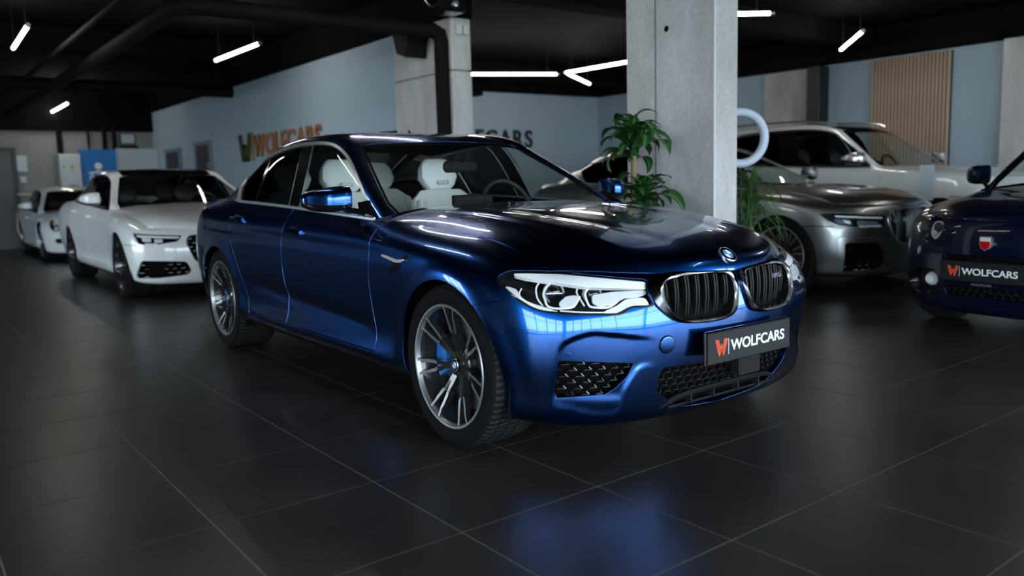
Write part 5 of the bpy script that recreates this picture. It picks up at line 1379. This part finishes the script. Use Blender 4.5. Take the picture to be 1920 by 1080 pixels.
w_ = bpy.data.objects.new('rear_wing', None); COL.objects.link(w_); w_.parent = c.o; w_.empty_display_size = .1
mb = MB(); mb.loft([[np.array((-3.30+dx, y, 1.135+dz)) for dx, dz in ((.14, 0), (.05, .022), (-.10, .035), (-.12, .028), (.05, -.004))] for y in np.linspace(-.80, .80, 9)]); mb.obj('wing_blade', m_wpaint, w_)
for s in (-1, 1): mb = MB(); mb.prism([(-3.35, .86), (-3.20, .86), (-3.22, 1.14), (-3.34, 1.15)], s*.45-.012, s*.45+.012, frame=((0, 0, 0), (1, 0, 0), (0, 0, 1), (0, 1, 0))); mb.obj('wing_strut', m_wpaint, w_)

# grey luxury saloon
c = BgCar('luxury_saloon_car', 'grey metallic luxury saloon with tall black kidney grilles behind the concrete column', Pose(7.38, 2.42, math.radians(-91.0)),
    Morph([(-4.08, -4.27), (-2.982, -3.07), (-.72, -.70), (0, 0), (.5, .53), (.80, .84)], 1.0, [(.13, .16), (.22, .21), (.42, .42), (.73, .80), (1.0, 1.03), (1.46, 1.475)]),
    m_gpaint, m_satin, (0.0, -3.07, .36, .272, .275, 'multi', m_bluecal, .925))
pl = rounded([(1535, 400), (1555, 398), (1662, 404), (1664, 426), (1617, 427.5), (1573, 422), (1550, 413)], 4)
c.lamp(pl, .1, inner=[('light_bar', [(1565, 402.5), (1658, 406), (1658, 409.5), (1568, 406)], .018, m_drl), ('lamp_module', rounded([(1563, 409), (1598, 411), (1600, 421), (1572, 418)], 2), .03, mat('blue_glow_lens', (.25, .36, .5), .15, .5)), ('lamp_module', rounded([(1610, 412), (1650, 414), (1652, 423), (1612, 423)], 2), .03, mat('blue_lens', (.25, .36, .5), .15, .5)), ('light_guide', [(1575, 419), (1598, 422.5), (1598, 424.5), (1576, 421)], .02, m_drl), ('light_guide', [(1612, 423), (1657, 422), (1657, 425), (1614, 425.5)], .02, m_drl)])  # both lamp modules use the same blue lens colour
pi = rounded([(1584, 455), (1645, 455.5), (1656, 467), (1660, 496), (1640, 507), (1580, 511), (1583, 482)], 5)
s, h = c.hole(pi, 'corner_intake', .07, .1)
for i in range(2): hexgrid(s, 'intake_honeycomb', .06, .036, .003, .02, h[i], bool(i), mtl=m_gblack)
fr_ = clip(c.belt, -psdf(c.P.px(c.belt.V), rounded([(1572, 446), (1650, 447), (1666, 462), (1672, 498), (1660, 499), (1654, 466), (1644, 457), (1586, 457), (1584, 480), (1584, 511), (1572, 515)], 3))); fr_ = clip(fr_, fr_.V[:, 0]-.1).off(.006); c.pair('intake_trim', fr_, m_satin, .006)
pk = rounded([(1667, 407), (1674, 396), (1690, 391), (1726, 388), (1731, 394), (1731.5, 446), (1726, 452), (1690, 456), (1676, 440)], 5)
s, h = c.hole(pk, 'kidney_grille', .07, .3, m_gblack)
for i in range(2):
    y0, y1 = s.V[:, 1].min(), s.V[:, 1].max(); poly = None
    for j in range(9):
        yc = y0+(y1-y0)*(j+.5)/9; q = clip(s, .0075-np.abs(s.V[:, 1]-yc)).off(.001)
        if len(q.F): mk('grille_slat', q, m_satin, h[i], False, .03, mir=bool(i))
    ring = clip(c.belt, psdf(c.P.px(c.belt.V), pk)); ring = clip(ring, 3.2-psdf(c.P.px(ring.V), pk)); ring = clip(ring, ring.V[:, 0]-.3).off(.006)
    mk('grille_ring', ring, m_chrome, h[i], False, .008, mir=bool(i))
c.body(); c.inside(m_dleather); c.mirrors(m_gpaint)

# white off-roader
def shx(o, Q):
    o = o.copy(); t = sstep(1.0, 1.12, Q[:, 2])
    xx = np.interp(Q[:, 0], [-3.56, -3.0, -2.6, -2.2, -1.8, -1.4, -.7, 1], [-4.15, -4.0, -3.78, -2.95, -2.15, -1.45, -.76, 1.04]); o[:, 0] = o[:, 0]*(1-t)+xx*t; return o
c = BgCar('off_roader_car', 'large white off-roader with roof rails in front of the oak slats', Pose(10.34, 2.30, math.radians(-91.5)),
    Morph([(-4.08, -4.28), (-3.4, -3.95), (-2.982, -3.105), (-.72, -.78), (0, 0), (.5, .56), (.80, .86)], 1.05, [(.13, .24), (.22, .30), (.42, .52), (.73, 1.02), (1.0, 1.19), (1.46, 1.80)], shx),
    m_wpaint, m_satin, (0.0, -3.105, .39, .28, .285, 'multi', m_bluecal, .96), roof_m=m_gblack)
c.body(); c.inside(m_dleather); c.mirrors(mat('silver_mirror_cap', (.62, .64, .66), .2, .8))
for s in (-1, 1):
    mb = MB(); P = c.m.pts(np.array([(-2.75, s*.56, 1.40), (-2.60, s*.575, 1.435), (-2.2, s*.59, 1.452), (-1.8, s*.585, 1.445), (-1.55, s*.57, 1.415), (-1.46, s*.56, 1.38)])); mb.tube(smooth(P+(0, 0, .03), 5, False), .016, 8); mb.obj('roof_rail', m_satin, c.o)
q = np.array([c.P.hit(c.bv, u, v) for u, v in ((1727, 304), (1748, 304), (1748, 363), (1727, 363))], dtype=object)
sheet = MB(); ctr = c.P.on(1737, 333, 1, -1.03); sheet.box((ctr[0], -1.025, .97), (.17, .004, .40)); so = sheet.obj('price_sheet', mat('paper_white', (.62, .70, .78), .7), c.o)
sheet = MB(); sheet.box((0, 0, 0), (.14, .001, .006)); sme_ = sheet.mesh('print_line', mat('print_grey', (.42, .50, .58), .7))
for k in range(8): o_ = link('print_line', sme_, so); o_.location = (ctr[0], -1.0275, 1.13-.045*k)

# small navy hatchback on the right
c = BgCar('hatchback_car', 'small dark navy hatchback with dealer plate at the right edge', Pose(6.10, .07, math.radians(-186.8)),
    Morph([(-4.08, -2.86), (-3.5, -2.72), (-2.982, -2.30), (-2.0, -1.45), (-1.3, -.85), (-.72, -.40), (0, 0), (.5, .46), (.80, .76)], .86, [(.13, .15), (.22, .20), (.42, .42), (.73, .78), (1.0, .98), (1.46, 1.49)]),
    m_npaint, m_gblack, (0.0, -2.30, .305, .225, .205, 'five', m_redcal, .79), door4=False, roof_m=m_npaint)
el = lambda cx_, cy_, a_, b_, t_=0: np.array([(cx_+a_*math.cos(q)*math.cos(t_)-b_*math.sin(q)*math.sin(t_), cy_+a_*math.cos(q)*math.sin(t_)+b_*math.sin(q)*math.cos(t_)) for q in np.linspace(0, 2*math.pi, 28, endpoint=False)])
c.lamp(el(1753, 427, 15, 24, .35), -.1, inner=[('lamp_reflector', el(1753, 427, 13, 21, .35), .030, m_lampchrome), ('lamp_module', el(1756, 425, 7, 10, .3), .012, m_lampdark), ('lamp_module', el(1750, 436, 4, 6, .3), .012, m_chrome)])
c.lamp(el(1720, 468, 6, 11, .3), -.2, inner=[('lamp_reflector', el(1720, 468, 5, 9, .3), .02, m_lampchrome)])
s, h = c.hole(rounded([(1770, 476), (1850, 478), (1935, 480), (1935, 490), (1850, 489), (1775, 487)], 3), 'upper_intake', .05, .1)
s, h = c.hole(rounded([(1768, 533), (1850, 540), (1940, 545), (1940, 566), (1850, 562), (1775, 553)], 3), 'lower_intake', .05, .1)
for i in range(2): hexgrid(s, 'intake_honeycomb', .05, .03, .003, .015, h[i], bool(i), mtl=m_black)
s, h = c.hole(rounded([(1706, 505), (1722, 500), (1758, 504), (1762, 545), (1745, 556), (1715, 545), (1706, 530)], 6), 'fog_recess', .05, -.1, m_gblack)
for i in range(2):
    h_ = c.bv.ray_cast(Vector(c.P.cam), Vector(c.P.ray(1740, 523)).normalized()); p = np.array(h_[0]); f_ = np.array([1, -1, 1]) if i else np.ones(3)
    mb = MB(); mb.rev([(0, .02), (.03, .015), (.042, 0), (.048, -.02)], 20, axis='x'); o_ = mb.obj('fog_lamp', m_bulb, h[i]); o_.location = (p-np.array((.03, 0, 0)))*f_
c.body(); c.inside(m_dleather); c.mirrors(m_npaint)
h_ = c.bv.ray_cast(Vector((3, 0, .46)), Vector((-1, 0, 0))); xf = h_[0][0]
dealer_plate(c.o, (xf+.03, 0, .46), 0.0)
tm = text_mesh('WOLFCARS', .02, .0005, m_platebk if False else mat('dim_print', (.16, .16, .16), .6), .0002, width=.13); o_ = link('small_lettering', tm, c.o); put_frame(o_, (xf+.030, -.07, .372), (0, 1, 0), (0, 0, 1), (1, 0, 0))
h_ = c.bv.ray_cast(Vector((3, 0, .645)), Vector((-1, 0, 0))); xf = h_[0][0]
b_ = bpy.data.objects.new('shield_badge', None); COL.objects.link(b_); b_.parent = c.o; b_.location = (xf+.012, 0, .645); b_.empty_display_size = .05
shield = [(-.036, .045), (.036, .045), (.038, .0), (.030, -.03), (0, -.048), (-.030, -.03), (-.038, 0)]
FR = ((0, 0, 0), (0, 1, 0), (0, 0, 1), (1, 0, 0))
mb = MB(); mb.prism(shield, -.012, .004, frame=FR); mb.obj('badge_rim', m_chrome, b_)
mb = MB(); mb.prism([(a*.86, b*.86) for a, b in shield if b < .02]+[(-.030, .016), (.030, .016)][::-1] if False else [(-.031, .012), (.031, .012), (.032, .0), (.026, -.026), (0, -.041), (-.026, -.026), (-.032, 0)], .004, .006, frame=FR); mb.obj('badge_field', m_red, b_)
mb = MB(); mb.prism([(-.031, .013), (.031, .013), (.031, .038), (-.031, .038)], .004, .006, frame=FR); mb.obj('badge_band', mat('badge_cream', (.6, .6, .5), .4), b_)
# ------------------------------------------------------------------ plants
m_leaf = mat('dracaena_leaf', (.03, .13, .02), .38, 0, .25)
_m = m_leaf; tc = nd(_m, 'ShaderNodeTexCoord'); sp = nd(_m, 'ShaderNodeSeparateXYZ'); lk(_m, tc.outputs['UV'], sp.inputs[0])
n = nd(_m, 'ShaderNodeTexNoise'); n.inputs['Scale'].default_value = 6; lk(_m, tc.outputs['Object'], n.inputs['Vector'])
ma = nd(_m, 'ShaderNodeMath', operation='MULTIPLY_ADD'); ma.inputs[1].default_value = .10; lk(_m, n.outputs['Fac'], ma.inputs[0]); lk(_m, sp.outputs['X'], ma.inputs[2])
lk(_m, ramp(_m, ma.outputs[0], [(.28, (.012, .058, .014)), (.47, (.020, .090, .018)), (.55, (.10, .26, .035)), (.63, (.020, .090, .018)), (.87, (.012, .058, .014))]), bsdf(_m).inputs['Base Color'])
m_cane = mat('cane_bark', (.20, .15, .09), .8); m_grass = mat('narrow_leaf_green', (.05, .13, .03), .5); m_pot = mat('white_pot', (.62, .64, .66), .45); m_soil = mat('soil', (.03, .022, .015), .95)
def leaf_mesh(L, w, droop, seed):
    r = random.Random(seed); n = 12; V = []; F = []; U = []; p = np.array((0., 0., 0.)); el = r.uniform(.75, 1.2); tw = r.uniform(-.25, .25)
    for i in range(n+1):
        t = i/n; hw = w*(math.sin(math.pi*min(1, .10+t*.9))**.75)*(1 if t < .97 else .25)/2; a = el-droop*t**1.25
        nrm = np.array((-math.sin(a), 0, math.cos(a))); sd = np.array((0, 1, 0))*math.cos(tw*t)+nrm*math.sin(tw*t); wave = .006*math.sin(t*11+seed)
        for k, (s, u) in enumerate(((-1, 0), (-.5, .25), (0, .5), (.5, .75), (1, 1))): V.append(p+sd*hw*s+nrm*(abs(s)*hw*.28+wave*s)); U.append((u, t))
        p = p+np.array((math.cos(a), 0, math.sin(a)))*L/n
    for i in range(n):
        for k in range(4): F.append((i*5+k, i*5+k+1, (i+1)*5+k+1, (i+1)*5+k))
    m = len(V); V2 = [np.array(v)-np.array((0, 0, .0012)) for v in V]; F2 = [tuple(m+q for q in f[::-1]) for f in F]
    me = bpy.data.meshes.new('leaf'); me.from_pydata([tuple(v) for v in V+V2], [], F+F2); me.materials.append(m_leaf); me.polygons.foreach_set('use_smooth', [True]*len(me.polygons))
    uv = me.uv_layers.new(name='UVMap'); UU = U+U
    for lp in me.loops: uv.data[lp.index].uv = UU[lp.vertex_index]
    return me
LV = [leaf_mesh(l, w, d, i) for i, (l, w, d) in enumerate(((.50, .140, 2.5), (.45, .130, 2.2), (.52, .150, 2.8), (.42, .125, 1.8), (.46, .135, 3.0), (.36, .110, 1.3)))]
def pot(par, r, h, m):
    mb = MB(); mb.rev([(0, .0), (r*.74, .0), (r*.80, .01), (r*.98, h-.02), (r, h), (r*.93, h), (r*.90, h-.04)], 36, axis='z'); mb.obj('pot', m, par)
    mb = MB(); mb.rev([(0, h-.045), (r*.91, h-.045)], 24, axis='z'); mb.obj('soil', m_soil, par)
PX, PY = 3.84, 1.77
pt = thing('dracaena_plant', 'tall dracaena with drooping striped leaves against the concrete column', 'plant', (PX, PY, 0)); pot(pt, .17, .32, m_pot)
for (dx, dy, z1, r_) in ((0, 0, 1.32, .020), (.05, -.03, 1.0, .017)):
    mb = MB(); mb.tube(smooth([(dx*.3, dy*.3, .26), (dx*.8+.01, dy*.8, z1*.5), (dx, dy, z1*.8), (dx, dy, z1)], 5, False), r_, 10); mb.obj('cane', m_cane, pt)
rl = random.Random(5)
for (cx_, cy_, cz_, n_, sp_) in ((0, 0, 1.28, 46, .26), (.03, -.05, .92, 40, .24)):
    for k in range(n_):
        o = link('leaf', LV[(k*5+n_) % 6], pt); h = k/n_; o.location = (cx_, cy_, cz_-.05+sp_*h*.75); az = k*2.399+rl.uniform(-.3, .3); s = rl.uniform(.75, 1.0)*(1-.30*h)*(1-.42*max(0, math.cos(az))-.42*max(0, -math.cos(az))); o.scale = (s, s, s)
        o.rotation_euler = (rl.uniform(-.25, .25), rl.uniform(-.3, .25)-.55*h**2, az)
GX, GY = 5.12, 1.78
gp_ = thing('narrow_leaf_plant', 'bushy plant with fine grassy leaves between the column and the grey saloon', 'plant', (GX, GY, 0)); pot(gp_, .20, .48, m_pot)
mb = MB(); mb.tube([(0, 0, .42), (.01, 0, .7), (0, 0, .98)], .022, 8); mb.obj('cane', m_cane, gp_)
mb = MB(); rg = random.Random(9)
for k in range(330):
    a = rg.uniform(0, 2*math.pi); z0 = rg.uniform(.70, 1.03); L_ = rg.uniform(.26, .46); el = rg.uniform(.1, 1.35); dr = rg.uniform(1.2, 2.4); p = np.array((0, 0, z0)); hd = np.array((math.cos(a), math.sin(a), 0)); sd = np.array((-math.sin(a), math.cos(a), 0)); V = []
    for i in range(7):
        t = i/6; e = el-dr*t; w_ = .005*(1-t**2)+.0006; V += [p-sd*w_, p+sd*w_]; p = p+(hd*math.cos(e)+np.array((0, 0, 1))*math.sin(e))*L_/6
    mb.add(V, [(2*i, 2*i+1, 2*i+3, 2*i+2) for i in range(6)], 0, True)
me = bpy.data.meshes.new('grassy_leaves'); me.from_pydata(mb.V, [], mb.F); me.materials.append(m_grass); o = link('grassy_leaves', me, gp_); o['kind'] = 'stuff'

# ring light on its stand, behind the column
m_ring = mat('ring_diffuser', (.55, .64, .76), .5)
rg_ = thing('ring_light', 'pale blue-white ring light peeping out from behind the concrete column', 'light', (5.62, 2.25, 0))
mb = MB(); mb.tube([(.215*math.cos(a), 0, 1.43+.215*math.sin(a)) for a in np.linspace(0, 2*math.pi, 48, endpoint=False)], .036, 14, closed=True); mb.obj('ring', m_ring, rg_).rotation_euler = (0, 0, math.radians(-30))
mb = MB(); mb.tube([(0, 0, .3), (0, 0, 1.22)], .012, 10); mb.obj('pole', m_black, rg_)
for k in range(3):
    a = 2*math.pi*k/3+.4; mb = MB(); mb.tube([(0, 0, .45), (.30*math.cos(a), .30*math.sin(a), .012)], .009, 8); mb.obj('leg', m_black, rg_)

# ------------------------------------------------------------------ things along the end wall
m_cab = mat('cabinet_white', (.60, .63, .66), .45); m_bank = mat('board_blue', (.008, .17, .50), .45); m_pale = mat('pale_board', (.50, .54, .58), .5)
cb = thing('metal_cabinet', 'tall white metal cabinet left of the blue board', 'cabinet', (3.14, 17.98, 0))
mb = MB(); mb.box((0, 0, .99), (.42, .45, 1.98), bev=.008); mb.obj('body', m_cab, cb)
mb = MB(); mb.box((0, -.235, 1.03), (.39, .02, 1.80), bev=.004); dr_ = mb.obj('door', m_cab, cb)
mb = MB(); mb.box((-.13, -.25, 1.70), (.02, .02, .05)); mb.obj('lock', m_black, dr_); mb = MB(); mb.rev([(0, -.012), (.03, -.010), (.034, 0)], 16, axis='y', c=(.03, -.247, 1.70)); mb.obj('sticker', mat('yellow_sticker', (.45, .36, .05), .5), dr_)
mb = MB()
for k in range(6): mb = MB(); mb.box((0, -.248, 1.28-.035*k), (.30, .006, .012)); mb.obj('vent_slot', m_black if False else mat('slot_grey', (.3, .32, .34), .6) if k == 0 else bpy.data.materials['slot_grey'], dr_)
bk = thing('advert_board', 'blue advertising board with white bank emblem and lettering', 'board', (3.72, 17.92, 0))
mb = MB(); mb.box((0, 0, 1.04), (.74, .10, 2.08), bev=.006); mb.obj('panel', m_bank, bk)
mb = MB(); mb.rev([(0, -.004), (.075, -.004), (.075, .002)], 28, axis='y', c=(-.01, -.052, 1.72)); mb.obj('emblem_disc', m_white, bk)
mb = MB(); mb.prism([(-.22, 1.585), (-.10, 1.60), (0, 1.625), (.10, 1.60), (.21, 1.615), (.21, 1.585), (.10, 1.575), (-.22, 1.558)], -.055, -.051, frame=((0, 0, 0), (1, 0, 0), (0, 0, 1), (0, 1, 0))); mb.obj('emblem_wave', m_white, bk)
tm = text_mesh('ČSOB', .20, .002, m_white, .004, width=.42); o = link('board_lettering', tm, bk); put_frame(o, (-.21, -.053, 1.36), (1, 0, 0), (0, 0, 1), (0, -1, 0))
pb = thing('display_board', 'large pale white board leaning beside the blue board', 'board', (4.56, 17.95, 0))
mb = MB(); mb.box((0, 0, 1.05), (.86, .05, 2.08), bev=.004); mb.obj('panel', m_pale, pb); mb = MB(); mb.box((0, .035, 1.05), (.90, .03, 2.12)); mb.obj('frame', m_satin, pb)
fs = thing('wall_notice', 'small white framed notice high on the end wall', 'notice', (4.45, 18.28, 2.24)); mb = MB(); mb.box((0, 0, .10), (.28, .03, .20)); mb.obj('sheet', m_pale, fs); mb = MB(); mb.box((0, .008, .10), (.32, .03, .24)); mb.obj('frame', m_black, fs)
mb = MB(); mb.prism([(-.16, 0), (.16, 0), (.24, -.10), (-.24, -.10)], -.10, 0, frame=((0, 0, 0), (1, 0, 0), (0, 0, 1), (0, 1, 0))); o = mb.obj('extractor_hood', m_black); o.location = (4.45, 18.29, 2.19); tag(o, 'black trapezoid hood under the small white notice', 'hood')
for k, (x, z, w_, h_, lab) in enumerate(((2.28, 1.80, .24, .34, 'white paper notice on the bare wall by the steel door'), (2.30, 1.46, .12, .12, 'small white note below the larger notice by the steel door'))):
    mb = MB(); mb.box((x, 18.285, z), (w_, .02, h_)); tag(mb.obj('paper_notice', mat('paper_%d' % k, (.52, .60, .66), .4)), lab, 'notice')
# devices on the pillar and ceiling
for k, x in enumerate((5.075, 5.165)):
    mb = MB(); mb.box((x, 5.60, 2.80), (.07, .05, .11), bev=.008); tag(mb.obj('wall_sensor', mat('device_white_%d' % k, (.6, .63, .65), .5)), ('left' if k == 0 else 'right')+' of two small white boxes at the top of the pillar', 'sensor', 'white boxes on the pillar')
mb = MB(); mb.prism([(6.06, 2.90), (6.44, 2.90), (6.34, 2.62), (6.14, 2.55)], 4.70, 4.975, frame=((0, 0, 0), (0, 1, 0), (0, 0, 1), (1, 0, 0))); tag(mb.obj('loudspeaker', m_black), 'black wedge loudspeaker on the concrete pillar below the pipe', 'speaker')
pj_ = thing('ceiling_projector', 'black device with a lens and cable above the pillar', 'projector', (4.78, 5.35, 2.98)); mb = MB(); mb.box((0, 0, 0), (.30, .26, .16), bev=.02); mb.obj('body', m_gblack, pj_)
mb = MB(); mb.rev([(0, -.16), (.035, -.155), (.04, -.12)], 20, axis='y'); mb.obj('lens', m_satin, pj_); mb = MB(); mb.tube([(0, 0, .07), (0, 0, .42)], .02, 8); mb.obj('bracket', m_black, pj_); mb = MB(); mb.tube(smooth([(-.12, -.05, .02), (-.25, -.05, -.04), (-.34, -.03, .10), (-.36, 0, .40)], 5, False), .006, 6); mb.obj('cable', m_satin, pj_)
p = wat(1408, 117, 2, ZC-.04); dl = thing('ceiling_lamp', 'small round white lamp on the dark ceiling right of the column', 'lamp', (p[0], p[1], ZC)); mb = MB(); mb.rev([(0, -.06), (.08, -.055), (.12, -.03), (.13, 0)], 24, axis='z'); mb.obj('diffuser', m_pale, dl)
